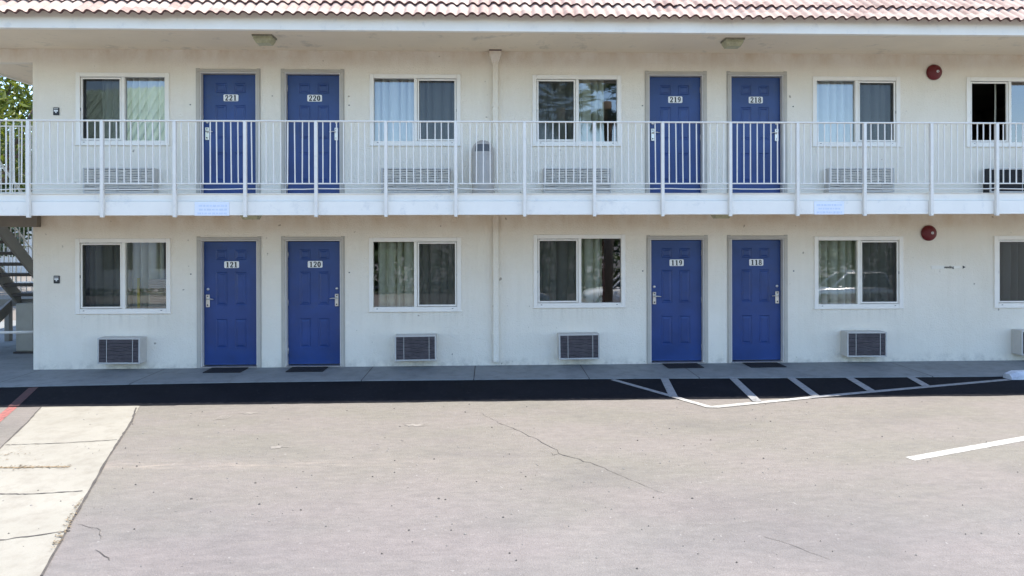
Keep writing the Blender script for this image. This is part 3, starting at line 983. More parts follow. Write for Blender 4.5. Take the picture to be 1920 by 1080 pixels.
def make_door(x0, x1, z0, num, side):
    w = x1 - x0
    yr = 0.075                                  # recess of the leaf
    zb = z0 + 0.035
    leaf = door_leaf_mesh(w - 0.008, DH - 0.045).build('door', 'door', bld, (x0 + 0.004, yr, zb))
    leaf['label'] = 'blue panelled door with number %s' % num
    # children sit in the leaf's own coordinates
    ox, oy, oz = x0 + 0.004, yr, zb
    f = MB()
    t = 0.066
    z1 = z0 + DH
    for a, b in ((x0 - t, x0 - 0.018), (x1 + 0.018, x1 + t)):
        f.box(a - ox, b - ox, -0.022 - oy, 0.02 - oy, z0 - oz, z1 + 0.018 - oz, 0, 0.004)
        f.box(a - ox - (0.014 if a < x0 else -0.0), b - ox + (0.014 if a > x0 else 0), -0.010 - oy, -0.0 - oy, z0 - oz, z1 + t + .012 - oz, 0, 0.003)
    f.box(x0 - t - ox, x1 + t - ox, -0.022 - oy, 0.02 - oy, z1 + 0.0195 - oz, z1 + t - oz, 0, 0.004)
    f.box(x0 - 0.0175 - ox, x0 - 0.001 - ox, -0.012 - oy, 0.13 - oy, z0 - oz, z1 + 0.001 - oz, 1, 0.002)
    f.box(x1 + 0.001 - ox, x1 + 0.0175 - ox, -0.012 - oy, 0.13 - oy, z0 - oz, z1 + 0.001 - oz, 1, 0.002)
    f.box(x0 - 0.0175 - ox, x1 + 0.0175 - ox, -0.012 - oy, 0.13 - oy, z1 + 0.0015 - oz, z1 + 0.018 - oz, 1, 0.002)
    f.build('door_frame', ['casing', 'jamb'], leaf)
    s = MB()
    s.box(x0 - 0.03 - ox, x1 + 0.03 - ox, -0.035 - oy, 0.12 - oy, z0 + 0.001 - oz, z0 + 0.022 - oz, 0, 0.004)
    s.build('threshold', 'steel', leaf)
    plate_mesh(num).build('number_plate', ['plate', 'digit'], leaf, ((w - .008) / 2 + 0.012, -0.0005, z0 + 1.655 - oz))
    k = MB()
    kx = 0.062 if side < 0 else (w - 0.008) - 0.062
    k.box(kx - 0.030, kx + 0.030, -0.022, -0.001, 0.97 - 0.035, 1.175 - 0.035, 0, 0.006)
    k.lathe((kx, 0, 1.26 - 0.035), [(0.001, -0.014), (0.018, -0.014), (0.022, -0.008), (0.022, -0.001)], 16, 0, 'y')
    k.lathe((kx, -0.022, 1.105 - 0.035), [(0.001, -0.042), (0.013, -0.042), (0.013, 0.0)], 12, 0, 'y')
    k.lathe((kx, -0.0221, 1.005 - 0.035), [(0.001, -0.003), (0.012, -0.003), (0.012, 0.0)], 12, 1, 'y')
    k.box(kx - 0.012, kx + 0.012, -0.0245, -0.0222, 1.14 - 0.035, 1.155 - 0.035, 1)
    hk = k.build('lock', ['steel', 'black'], leaf)
    l = MB()
    dx = 0.105 if side < 0 else -0.105
    l.tube([(kx - dx * .10, -0.058, 1.105 - 0.035), (kx + dx * .5, -0.060, 1.107 - 0.035), (kx + dx, -0.056, 1.100 - 0.035)], [0.010, 0.0095, 0.007], 8)
    l.build('handle', 'steel', leaf)
    for zz in (0.22, 1.0, 1.78):
        hg = MB()
        hx = (w - .008) if side < 0 else 0
        hg.tube([(hx, -0.006, zz - .05), (hx, -0.006, zz + .05)], 0.007, 8)
        hg.build('hinge', 'steel', leaf)
    return leaf
for d in doors:
    make_door(*d)

# ---- windows
def pleats(x0, x1, y, z0, z1, amp, per, seed, nz=6, pinch=0.4):
    m = MB()
    rr = random.Random(seed)
    n = max(8, int((x1 - x0) / 0.006))
    ph = rr.uniform(0, 6)
    js = [rr.uniform(-.5, .5) for _ in range(60)]
    grid = []
    for j in range(nz + 1):
        t = j / nz
        z = z0 + (z1 - z0) * t
        row = []
        for i in range(n + 1):
            u = i / n
            x = x0 + (x1 - x0) * u
            kk = (x - x0) / per + ph
            kk += 0.16 * math.sin(kk * 2.3 + ph) + 0.05 * (1 - t) * math.sin(kk * 1.3 + 3 * t)
            uu = kk % 1.0
            jj = js[int(kk) % 60]
            wv = 0.26 + 0.12 * jj
            if uu > wv:
                w1 = -0.35 * math.sin(math.pi * (uu - wv) / (1 - wv)) * (1 + jj)
            else:
                w1 = (1.0 + jj) * math.sin(math.pi * uu / wv) ** 0.8
            a = amp * (0.75 + 0.25 * t)
            xx = x
            row.append(m.vert((min(max(xx, x0), x1), y + a * w1 + 0.004 * math.sin(9 * t + kk), z)))
        grid.append(row)
    for j in range(nz):
        for i in range(n):
            m.face((grid[j][i], grid[j][i + 1], grid[j + 1][i + 1], grid[j + 1][i]), 0, True)
    return m
# curtains: list of (fraction0, fraction1, material)
CUR = {
    'l1': [(0.0, 0.84, 'curtain'), (0.90, 1.0, 'maroon')],
    'l2': [(0.05, 1.0, 'curtain')],
    'l3': [(0.0, 0.78, 'curtain'), (0.79, 0.83, 'maroon')],
    'l4': [(0.0, 1.0, 'curtain')],
    'l5': [(0.0, 1.0, 'curtain')],
    'u1': [(0.17, 1.0, 'liner')],
    'u2': [(0.0, 1.0, 'liner')],
    'u3': [(0.0, 0.84, 'curtain')],
    'u4': [(0.0, 1.0, 'liner')],
    'u5': [(0.43, 0.46, 'curtain')],
}
def make_window(x0, x1, fl, side, key):
    z0, z1 = win_z((x0, x1, fl, side, key))
    ox, oz = x0, z0
    W_, H_ = x1 - x0, z1 - z0
    t = 0.068
    f = MB()
    f.box(0, t, -0.020, 0.06, 0, H_, 0, 0.004)
    f.box(W_ - t, W_, -0.020, 0.06, 0, H_, 0, 0.004)
    f.box(t + .001, W_ - t - .001, -0.0195, 0.06, H_ - t, H_, 0, 0.004)
    f.box(t + .001, W_ - t - .001, -0.0195, 0.06, 0, t, 0, 0.004)
    f.box(-0.008, W_ + 0.008, -0.028, 0.0, -0.012, 0.004, 0, 0.003)
    mx = W_ / 2 + 0.005
    f.box(mx - 0.024, mx + 0.024, -0.012, 0.06, t + .001, H_ - t - .001, 0, 0.003)
    f.box(t + 0.05, t + 0.075, -0.0225, -0.019, t - 0.032, t - 0.024, 1)
    f.box(W_ - t - 0.085, W_ - t - 0.06, -0.0225, -0.019, t - 0.032, t - 0.024, 1)
    win = f.build('window', ['vinyl', 'black'], bld, (ox, 0, oz))
    # sliding sash behind the screen, fixed pane on the other half
    if side < 0:
        sx0, sx1, fx0, fx1 = t + .001, mx - 0.025, mx + 0.025, W_ - t - .001
    else:
        sx0, sx1, fx0, fx1 = mx + 0.025, W_ - t - .001, t + .001, mx - 0.025
    s = MB()
    q = 0.026
    a, b, c, d = sx0 + 0.006, sx1 - 0.006, t + 0.008, H_ - t - 0.008
    s.box(a, a + q, -0.004, 0.022, c, d, 0, 0.003)
    s.box(b - q, b, -0.004, 0.022, c, d, 0, 0.003)
    s.box(a + q + .001, b - q - .001, -0.0035, 0.022, d - q, d, 0, 0.003)
    s.box(a + q + .001, b - q - .001, -0.0035, 0.022, c, c + q, 0, 0.003)
    lx = sx0 - 0.004 if side < 0 else sx1 - 0.004
    s.box(lx, lx + 0.010, -0.010, -0.005, H_ * .47, H_ * .51, 1)
    s.build('sash', ['vinyl', 'black'], win)
    g = MB()
    g.quad((fx0, 0.030, t), (fx1, 0.030, t), (fx1, 0.030, H_ - t), (fx0, 0.030, H_ - t))
    g.build('glass_pane', 'glass', win)
    g = MB()
    g.quad((sx0, 0.048, t), (sx1, 0.048, t), (sx1, 0.048, H_ - t), (sx0, 0.048, H_ - t))
    if key not in ('u5',):
        g.build('glass_pane', 'glass', win)
    if key not in ('u5',):
        g = MB()
        g.quad((sx0 + .02, 0.010, t + .02), (sx1 - .02, 0.010, t + .02), (sx1 - .02, 0.010, H_ - t - .02), (sx0 + .02, 0.010, H_ - t - .02))
        g.build('insect_screen', 'screen', win)
    for k, (a, b, mat) in enumerate(CUR[key]):
        c0, c1 = 0.03 + (W_ - .06) * a, 0.03 + (W_ - .06) * b
        pl = pleats(c0, c1, (0.33 if key == 'l1' else 0.22) + (0.07 if mat == 'maroon' else 0), -0.12, H_ + 0.10, 0.13, 0.145, hash(key) % 7 + k if False else sum(map(ord, key)) + k)
        cu = pl.build('curtain', mat, win)
        if mat == 'maroon':
            cu['label'] = 'dark maroon drape at the side of the window'
    return win
for w_ in wins:
    make_window(*w_)

# ================================================================ RAILING
rail = thing('balcony_railing', 'long white metal railing with thin balusters along the upper balcony', 'railing', (0, -1.5, F2))
PX = [-7.222, -6.258, -5.28, -4.308, -3.358, -2.395, -1.439, -0.476, 0.478, 1.454, 2.415, 3.375, 4.333, 5.298, 6.263, 7.218, 8.18, 9.14, 10.1]
PX[0] = -7.232
EXT = [-9.3]
allp = EXT + [-8.25] + PX
RY, RZ = -1.5, F2
def rl(o):
    return o
for x in allp:
    m = MB()
    m.box(x - 0.021, x + 0.021, -1.590 - RY, -1.5415 - RY, 2.385 - RZ, 3.694 - RZ, 0, 0.004)
    m.build('post', 'rail', rail)
xe0, xe1 = -9.3, 10.1
m = MB(); m.box(xe0, xe1, -1.586 - RY, -1.546 - RY, 3.6945 - RZ, 3.714 - RZ, 0, 0.004); m.build('top_rail', 'rail', rail)
for a, b in zip(allp, allp[1:]):
    m = MB(); m.box(a + .0245, b - .0245, -1.579 - RY, -1.553 - RY, 2.838 - RZ, 2.854 - RZ, 0, 0.003)
    m.build('bottom_rail', 'rail', rail)
    sag = rnd.uniform(0.002, 0.012)
    m = MB(); m.tube([(a + (b - a) * k / 6, -1.566 - RY, 2.775 + rnd.uniform(-.003, .003) - sag * math.sin(math.pi * k / 6) - RZ) for k in range(7)], 0.0075, 6)
    m.build('toe_rail', 'rail', rail)
bal = []
for a, b in zip(allp, allp[1:]):
    n = round((b - a) / 0.0985)
    for k in range(1, n):
        bal.append(a + (b - a) * k / n + rnd.uniform(-.005, .005))
bal_mesh = None
extra = MB()
order = sorted(bal, key=lambda x: abs(x + 1.8))
keep = set(order[:100])
for x in bal:
    if x in keep:
        if bal_mesh is None:
            m = MB(); m.box(-0.007, 0.007, -0.007, 0.007, 0, 3.6945 - 2.8545, 0, 0.002)
            o = m.build('baluster', 'rail', rail); bal_mesh = o.data
        else:
            o = bpy.data.objects.new('baluster', bal_mesh); C.objects.link(o); o.parent = rail
        o.location = (x, -1.566 - RY, 2.8545 - RZ)
        o.rotation_euler = (0, rnd.uniform(-.010, .010), 0)
    else:
        extra.box(x - 0.007, x + 0.007, -1.573 - RY, -1.559 - RY, 2.8545 - RZ, 3.6945 - RZ, 0, 0.002)
o = extra.build('baluster', 'rail', rail)
o['kind'] = 'stuff'

# short guard beside the stairwell, on the far side of the landing
g2 = thing('landing_guard', 'short white guard rail at the far side of the stair landing', 'railing', (-7.8, 0.22, F2))
for x in (-0.45, 0.02, 0.45):
    m = MB(); m.box(x - .013, x + .013, -.013, .013, 0, 1.2, 0, .003); m.build('post', 'rail', g2)
m = MB(); m.box(-.45, .45, -.014, .014, 1.2, 1.22, 0, .003); m.build('top_rail', 'rail', g2)
m = MB(); m.box(-.43, .43, -.012, .012, .12, .14, 0, .002); m.build('bottom_rail', 'rail', g2)
for k in range(8):
    x = -.37 + k * .105
    m = MB(); m.box(x - .005, x + .005, -.005, .005, .14, 1.2); m.build('baluster', 'rail', g2)

# ================================================================ STAIRS
st = thing('metal_staircase', 'grey metal staircase with open treads left of the motel corner', 'staircase', (-8.45, 0.3, 0))
def bar(m, p, q, wd, h, mi=0):
    """sloped bar with vertical depth h and width wd along x"""
    p, q = Vector(p), Vector(q)
    i = len(m.v)
    for e in (p, q):
        for dx in (-wd / 2, wd / 2):
            for dz in (-h / 2, h / 2):
                m.v.append((e.x + dx, e.y, e.z + dz))
    for f_ in ((0, 1, 3, 2), (4, 6, 7, 5), (0, 4, 5, 1), (2, 3, 7, 6), (1, 5, 7, 3), (0, 2, 6, 4)):
        m.face([i + k for k in f_], mi)
SO = Vector((8.45, -0.3, 0))
top, bot = (0.27, 2.52), (1.95, 0.93)
for x in (-8.18, -8.86):
    m = MB(); bar(m, Vector((x, top[0], top[1])) + SO, Vector((x, bot[0], bot[1])) + SO, 0.05, 0.27)
    m.build('stringer', 'stair', st)
nt_ = 8
for k in range(nt_):
    t = (k + 0.5) / nt_
    y = top[0] + (bot[0] - top[0]) * t; z = top[1] + (bot[1] - top[1]) * t
    m = MB(); m.box(-8.832 + SO.x, -8.208 + SO.x, y - .14 + SO.y, y + .14 + SO.y, z - 0.025, z + 0.025, 0, .004)
    m.build('tread', 'tread', st)
m = MB(); m.box(-9.75 + SO.x, -7.9 + SO.x, 1.97 + SO.y, 2.9 + SO.y, 0.80, 0.93, 0, .005); m.build('landing', 'stair', st)
for x in (-9.05, -9.72):
    m = MB(); bar(m, Vector((x, 1.96, 0.80)) + SO, Vector((x, 0.75, 0.10)) + SO, 0.05, 0.22); m.build('stringer', 'stair', st)
for k in range(4):
    t = (k + .5) / 4
    y = 1.9 - 1.15 * t; z = .78 - .66 * t
    m = MB(); m.box(-9.69 + SO.x, -9.08 + SO.x, y - .13 + SO.y, y + .13 + SO.y, z - .025, z + .025); m.build('tread', 'tread', st)
for x in (-8.12, -8.92):
    m = MB()
    m.tube([Vector((x, top[0], top[1] + 1.0)) + SO, Vector((x, bot[0], bot[1] + 1.0)) + SO], 0.02, 8)
    m.tube([Vector((x, top[0], top[1] + .25)) + SO, Vector((x, bot[0], bot[1] + .25)) + SO], 0.012, 8)
    for k in range(17):
        t = k / 16
        y = top[0] + (bot[0] - top[0]) * t; z = top[1] + (bot[1] - top[1]) * t
        m.tube([Vector((x, y, z + .08)) + SO, Vector((x, y, z + 1.0)) + SO], 0.009, 6)
    m.build('handrail', 'rail', st)
m = MB()
for z in (1.93, 1.18):
    m.tube([Vector((-9.7, 2.86, z)) + SO, Vector((-7.95, 2.86, z)) + SO], 0.016, 8)
for k in range(17):
    x = -9.7 + 1.75 * k / 16
    m.tube([Vector((x, 2.86, .93)) + SO, Vector((x, 2.86, 1.93)) + SO], 0.009, 6)
m.build('handrail', 'rail', st)
for x, y in ((-8.88, 2.0), (-9.72, 2.85), (-8.0, 2.85)):
    m = MB(); m.box(x - .05 + SO.x, x + .05 + SO.x, y - .05 + SO.y, y + .05 + SO.y, 0, .80, 0, .005); m.build('column', 'stair', st)

cab = thing('utility_cabinet', 'tall beige utility cabinet under the stair landing', 'cabinet', (-8.25, 1.45, 0))
m = MB(); m.box(-.33, .60, 0, .4, .03, .90, 0, .01); m.build('body', 'cabinet', cab)
for a, b in ((-.32, -.02), (-.005, .29), (.305, .59)):
    m = MB(); m.box(a, b, -.014, -.0005, .05, .88, 0, .004); m.build('door', 'cabinet', cab)
m = MB(); m.box(-.36, .63, -.03, .43, 0, .03, 0, .004); m.build('plinth', 'tread', cab)
pr = thing('pipe_barrier', 'low white pipe barrier beside the motel corner under the stairs', 'barrier', (-8.6, 0.15, 0))
m = MB(); m.tube([(-1.3, 0, .55), (1.3, 0, .58)], .022, 10); m.build('rail', 'rail', pr)
m = MB(); m.tube([(-1.28, 0, 0), (-1.28, 0, .55)], .022, 10); m.build('post', 'rail', pr)
m = MB(); m.tube([(-0.12, 0.9, 0), (-0.12, 0.9, .95)], .05, 12)
tag(m.build('bollard', 'rail', None, (-8.72, 0.25, 0)), 'white steel bollard standing beneath the staircase', 'bollard')
m = MB()
m.box(-.09, .09, -.08, .08, 0.02, .21, 0, .02); m.box(-.10, .10, -.09, .09, .21, .23, 0, .008)
m.box(-.08, .08, -.07, .07, 0, .02, 0, .004)
tag(m.build('storage_tote', 'bluebin', None, (-9.05, 1.4, 0)), 'small blue plastic tote on the floor beneath the staircase', 'tote')

# ================================================================ FIXTURES
# downspout
ds = thing('downspout', 'white square downspout with funnel head running down the wall between the rooms', 'downspout', (0.088, 0, 0))
m = MB(); m.box(-.046, .046, -.075, -.004, 0.06, SLAB_B - .003, 0, .006); m.box(-.046, .046, -.075, -.004, F2 + .001, 4.905, 0, .006); m.build('pipe', 'stucco', ds)
m = MB()
rs = [(.047, .078, 4.90), (.098, .13, 5.045), (.098, .13, 5.09), (.090, .12, 5.09), (.08, .11, 5.05)]
R_ = [[m.vert(q) for q in ((-a, -b, z), (a, -b, z), (a, -.003, z), (-a, -.003, z))] for a, b, z in rs]
for k in range(len(R_) - 1):
    for e in range(4):
        m.face((R_[k][e], R_[k][(e + 1) % 4], R_[k + 1][(e + 1) % 4], R_[k + 1][e]))
m.face(R_[-1]); m.face(R_[0][::-1])
m.box(-.1, .1, -.135, -.002, 5.092, 5.108, 1)
m.build('funnel_head', ['stucco', 'tile_edge'], ds)
for z in (0.5, 1.6, 3.0, 4.2):
    m = MB(); m.box(-.056, .056, -.079, -.001, z, z + .022, 0, .002); m.build('strap', 'stucco', ds)

# air conditioners
def ac_unit(w, h, dep, n, slat, case, gname, divs):
    t = thing('air_conditioner', '', 'air conditioner', group=gname)
    c = MB()
    c.box(0, w, -dep + .012, 0, 0, h, 0, .006)
    c.build('casing', case, t)
    b = MB(); b.box(.024, w - .024, -dep + .004, -dep + .0115, .024, h - .024); b.build('backing', 'ac_inside', t)
    fr = MB(); q = .022
    fr.box(0, q, -dep - .012, -dep + .0115, 0, h, 0, .003); fr.box(w - q, w, -dep - .012, -dep + .0115, 0, h, 0, .003)
    fr.box(q + .0005, w - q - .0005, -dep - .0115, -dep + .0115, h - q, h, 0, .003); fr.box(q + .0005, w - q - .0005, -dep - .0115, -dep + .0115, 0, q, 0, .003)
    fr.build('grille_frame', 'ac_case', t)
    rr = random.Random(n)
    g = MB()
    cov = .52 if slat == 'louvre_light' else .26
    for k in range(n):
        z = q + (h - 2 * q) * (k + .5) / n
        hh = (h - 2 * q) / n
        pts = 9
        for j in range(pts):
            xa, xb = q + (w - 2 * q) * j / pts, q + (w - 2 * q) * (j + 1) / pts
            if j == 0: dz0 = 0
            dz1 = rr.uniform(-.12, .12) * hh
            i = len(g.v)
            for x, dz in ((xa, dz0), (xb, dz1)):
                g.v += [(x, -dep - .006, z + dz - hh * cov), (x, -dep - .009, z + dz + hh * .12), (x, -dep + .004, z + dz + hh * .32)]
            g.face((i, i + 3, i + 4, i + 1)); g.face((i + 1, i + 4, i + 5, i + 2))
            dz0 = dz1
    g.build('louvre_grille', slat, t)
    for dx in divs:
        m = MB(); m.box(w * dx - .004, w * dx + .004, -dep - .0135, -dep - .0095, q, h - q); m.build('grille_bar', 'ac_case', t)
    return t
LW = [(-6.156, -5.484, 'grey wall air conditioner below the window of room 121'), (-1.525, -0.875, 'grey wall air conditioner between door 120 and the downspout'),
      (1.096, 1.74, 'grey wall air conditioner below the window reflecting parked cars beside door 119'), (5.80, 6.446, 'grey wall air conditioner below the ground floor window right of door 118'),
      (8.71, 9.38, 'grey wall air conditioner cut off by the right edge of the photo')]
p0 = ac_unit(0.655, 0.405, 0.20, 17, 'louvre_dark', 'ac_case', 'ground floor wall air conditioners', (.22, .83))
for i, (a, b, lab) in enumerate(LW):
    o = p0 if i == 0 else copy_tree(p0)
    o.location = (a, 0, 0.122)
    o.rotation_euler = (0, rnd.uniform(-.010, .010), rnd.uniform(-.012, .012))
    o['label'] = lab
UW = [(-6.40, 'wide pale wall air conditioner on the balcony below the window of room 221'), (-1.737, 'wide pale wall air conditioner on the balcony left of the domed trash can'),
      (0.86, 'wide pale wall air conditioner on the balcony left of door 219'), (5.53, 'wide pale wall air conditioner on the balcony right of door 218')]
p1 = ac_unit(1.09, 0.40, 0.15, 13, 'louvre_light', 'ac_case', 'upper floor wall air conditioners', (.18, .5, .82))
for i, (a, lab) in enumerate(UW):
    o = p1 if i == 0 else copy_tree(p1)
    o.location = (a, 0, 2.80)
    o.rotation_euler = (0, rnd.uniform(-.006, .006), 0)
    o['label'] = lab
o = ac_unit(1.09, 0.40, 0.15, 15, 'ac_inside', 'ac_inside', 'upper floor wall air conditioners', (.5,))
o.location = (8.23, 0, 2.80)
o['label'] = 'black wall air conditioner on the balcony at the right edge'

# alarm bells
bell = thing('alarm_bell', 'red round alarm bell on the upper wall above the balcony', 'alarm bell', (7.39, 0, 4.811), group='red alarm bells')
m = MB(); m.lathe((0, 0, 0), [(.0, -.075), (.05, -.073), (.095, -.060), (.122, -.040), (.130, -.022), (.130, -.012), (.0, -.012)], 32, 0, 'y'); m.build('gong', 'red', bell)
m = MB(); m.lathe((0.022, 0, .002), [(.010, -.084), (.020, -.084), (.020, -.068)], 16, 0, 'y'); m.lathe((0.022, 0, .002), [(.0, -.082), (.010, -.082)], 12, 1, 'y'); m.build('centre_bolt', ['plate', 'black'], bell)
m = MB(); m.box(-.05, .05, -.012, 0, -.05, .05, 0, .003); m.build('back_box', 'red', bell)
b2 = copy_tree(bell); b2.location = (7.292, 0, 2.135); b2['label'] = 'red round alarm bell on the ground floor wall above the small arrow sign'

# small black wall signs
for z, lab in ((4.113, 'small black plate on the upper wall left of the window of room 221'), (1.434, 'small black plate on the ground floor wall near the stairs')):
    t = thing('wall_plate', lab, 'sign', (-6.905, 0, z), group='small black wall plates')
    m = MB(); m.box(-.048, .048, -.014, -.0005, -.062, .062, 0, .006); m.build('plate', 'black', t)
    m = MB()
    m.box(-.034, .034, -.0165, -.0145, .036, .044); m.box(-.032, .032, -.0165, -.0145, -.004, .020); m.box(-.010, .010, -.0165, -.0145, -.026, -.006)
    m.build('symbol', 'plate', t)

# lamps under soffits
def lamp():
    t = thing('ceiling_lamp', '', 'lamp', group='boxy lamps under the soffits')
    m = MB(); m.box(-.17, .17, -.13, .13, -.03, 0, 0, .004); m.build('base', 'lamp_base', t)
    m = MB()
    rs = [(.155, .115, -.03), (.15, .11, -.07), (.115, .08, -.135)]
    Q = [[m.vert(q) for q in ((-a, -b, z), (a, -b, z), (a, b, z), (-a, b, z))] for a, b, z in rs]
    for k in range(2):
        for e in range(4):
            m.face((Q[k][e], Q[k + 1][e], Q[k + 1][(e + 1) % 4], Q[k][(e + 1) % 4]))
    m.face(Q[-1])
    for k in range(7):
        x = -.12 + k * .04
        m.box(x - .003, x + .003, -.117, -.113, -.068, -.035)
    m.build('lens', 'lens', t)
    return t
l0 = lamp()
for i, (x, z, lab) in enumerate(((-3.37, TOP - 0.0105, 'dusty boxy lamp under the roof soffit above doors 221 and 220'), (3.72, TOP - 0.0105, 'dusty boxy lamp under the roof soffit above doors 219 and 218'),
                                 (-3.575, SLAB_B - .001, 'boxy lamp peeking out under the balcony above doors 121 and 120'), (3.535, SLAB_B - .001, 'boxy lamp peeking out under the balcony above doors 119 and 118'))):
    o = l0 if i == 0 else copy_tree(l0)
    o.location = (x, -0.75, z)
    o['label'] = lab
    o.scale = (.88, .88, .88)

# balcony banners with faded print (illegible in the photo)
for i, (a, b, zb, lab) in enumerate(((-4.053, -3.584, 2.4085, 'pale blue faded notice on the balcony edge below door 221'), (4.585, 5.015, 2.4085, 'pale blue faded notice on the balcony edge below the window right of door 218'))):
    t = thing('notice_sign', lab, 'sign', (a, -1.5365, zb), group='faded notices on the balcony edge')
    m = MB(); m.box(0, b - a, -.006, 0, 0, .185, 0, .001); m.build('panel', 'sign', t)
    m = MB(); rr = random.Random(i)
    for r_ in range(3):
        x = .03 + rr.uniform(0, .03)
        while x < b - a - .05:
            l = rr.uniform(.018, .06)
            hgt = rr.uniform(.020, .028)
            m.box(x, min(x + l, b - a - .03), -.0075, -.0062, .135 - r_ * .052 - hgt / 2, .135 - r_ * .052 + hgt / 2)
            x += l + .012
    m.build('faded_print', 'sign_ink', t)

# arrow sign "vending"
def text_mesh(s, size):
    cu = bpy.data.curves.new('lettering', 'FONT')
    cu.body = s; cu.size = size; cu.align_x = 'CENTER'; cu.align_y = 'CENTER'; cu.extrude = 0.0006
    cu.offset = 0.0014
    tmp = bpy.data.objects.new('lettering', cu)
    C.objects.link(tmp)
    dg = bpy.context.evaluated_depsgraph_get()
    me = bpy.data.meshes.new_from_object(tmp.evaluated_get(dg))
    bpy.data.objects.remove(tmp); bpy.data.curves.remove(cu)
    return me
t = thing('arrow_sign', 'narrow pale strip reading vending with a black arrow on the ground floor wall', 'sign', (7.64, -0.001, 1.565))
m = MB(); m.box(-.30, .32, -.004, 0, -.032, .032, 0, .001); m.build('strip', 'stucco', t)
m = MB(); m.box(-.30, -.07, -.0065, -.0045, -.028, .028); m.box(.06, .20, -.0065, -.0045, -.022, .022); m.build('faded_patch', 'trim', t)
me = text_mesh('vending', 0.055); me.materials.clear(); me.materials.append(MT['digit'])
o = bpy.data.objects.new('lettering', me); C.objects.link(o); o.parent = t; o.location = (-.0, -.0075, 0); o.rotation_euler = (R(90), 0, 0)
m = MB(); i = [m.vert(q) for q in ((.235, -.007, -.026), (.285, -.007, 0), (.235, -.007, .026))]; m.face(i); m.build('arrow', 'digit', t)

# hooks beside the doors
HK = [(-4.805, 4.228, 'left of door 221'), (-2.277, 4.228, 'right of door 220'), (2.503, 4.24, 'left of door 219'), (5.014, 4.235, 'right of door 218'),
      (-4.805, 1.51, 'left of door 121'), (-2.281, 1.523, 'right of door 120'), (2.499, 1.526, 'left of door 119'), (5.015, 1.514, 'right of door 118')]
h0 = None
for x, z, lab in HK:
    if h0 is None:
        m = MB(); m.box(-.011, .011, -.003, 0, -.009, .009, 0, .001); m.tube([(0, -.003, .003), (.0, -.016, .0), (.0, -.021, .008)], .003, 6)
        o = h0 = m.build('wall_hook', 'can_dark')
    else:
        o = h0.copy(); C.objects.link(o)
    o.location = (x, 0, z)
    tag(o, 'tiny dark hook on the wall just ' + lab, 'hook', 'tiny wall hooks beside the doors')

# door mats
MATS = [(-4.17, '121'), (-2.90, '120'), (3.10, '119'), (4.43, '118')]
m0 = None
for x, n in MATS:
    if m0 is None:
        m = MB(); m.box(-.29, .29, -.17, .17, 0.001, .014, 0, .004)
        for k in range(13):
            xx = -.26 + k * .0433
            m.box(xx - .006, xx + .006, -.15, .15, .0145, .018)
        o = m0 = m.build('door_mat', 'mat')
    else:
        o = m0.copy(); C.objects.link(o)
    o.location = (x, -0.21, 0)
    o.rotation_euler = (0, 0, rnd.uniform(-.03, .03))
    tag(o, 'black rubber door mat in front of door ' + n, 'door mat', 'door mats on the walkway')

# domed trash can on the balcony
tc = thing('trash_can', 'grey dome topped trash can on the balcony beside the downspout', 'trash can', (-0.115, -0.27, F2 + .001))
m = MB(); m.lathe((0, 0, 0), [(0, 0), (.165, 0), (.172, .03), (.172, .70), (.168, .705)], 32); m.build('body', 'can', tc)
m = MB(); m.lathe((0, 0, 0), [(.176, .69), (.176, .74), (.168, .80), (.14, .86), (.09, .905), (.04, .925), (0, .93)], 32); m.build('dome_lid', 'can', tc)
m = MB(); m.lathe((0, 0, 0), [(.179, .735), (.172, .80), (.150, .85)], 12, 0, 'z', (R(225), R(315))); m.build('flap', 'can_dark', tc)

# wheel stop at the right
ws_ = MB()
pf = [(-.09, 0), (.09, 0), (.085, .05), (.05, .11), (-.05, .11), (-.085, .05)]
n_ = 16
ring = []
for k in range(n_ + 1):
    x = 1.8 * k / n_
    sc_ = 1 - .35 * max(0, 1 - min(k, n_ - k) / 1.0)
    ring.append([ws_.vert((x + rnd.uniform(-.004, .004), y * (1 if k not in (0, n_) else .85), max(0, z * (1 if k not in (0, n_) else .7) + rnd.uniform(-.004, .003)))) for y, z in pf])
for k in range(n_):
    for e in range(6):
        ws_.face((ring[k][e], ring[k][(e + 1) % 6], ring[k + 1][(e + 1) % 6], ring[k + 1][e]))
ws_.face(ring[0]); ws_.face(ring[-1][::-1])
o = ws_.build('wheel_stop', 'stop', None, (7.62, -1.25, -0.013)); o.rotation_euler = (0, 0, R(4))
tag(o, 'whitewashed concrete wheel stop at the end of the worn line', 'wheel stop')

# towels and a yellow pole inside the window of room 121
m = MB(); m.box(-.02, .30, .0, .125, .30, .60, 0, .01); m.box(-.02, .02, .0, .03, -.0, .30); m.box(.26, .30, .0, .03, 0, .30); m.box(-.02, .02, .09, .12, 0, .30); m.box(.26, .30, .09, .12, 0, .30)
tag(m.build('side_table', 'room', None, (-5.62, 0.165, 0.018)), 'low side table carrying towels inside the window of room 121', 'table')
z = 0.62
TL = ['lowest folded towel inside the window of room 121', 'second folded towel from the bottom inside the window of room 121', 'third folded towel from the bottom inside the window of room 121',
      'fourth folded towel from the bottom inside the window of room 121', 'second folded towel from the top inside the window of room 121', 'topmost folded towel inside the window of room 121']
hts = [.14, .15, .14, .13, .12, .12]
z = 0.62
for k in range(6):
    m = MB()
    a = -5.575 + rnd.uniform(-.01, .01)
    hh = hts[k]
    nfold = 3
    for q in range(nfold):
        m.box(0 + rnd.uniform(0, .012), .30, rnd.uniform(0, .006), .11, q * hh / nfold + .001, (q + 1) * hh / nfold - .004, 0, .015)
    tag(m.build('folded_towel', 'towel', None, (a, .17, z)), TL[k], 'towel', 'folded towels inside the window')
    z += hh
m = MB(); m.tube([(0, 0, 0), (0, 0, 1.42)], .022, 10); m.lathe((0, 0, 0), [(0, .0), (.12, 0), (.12, .02), (.03, .05)], 16)
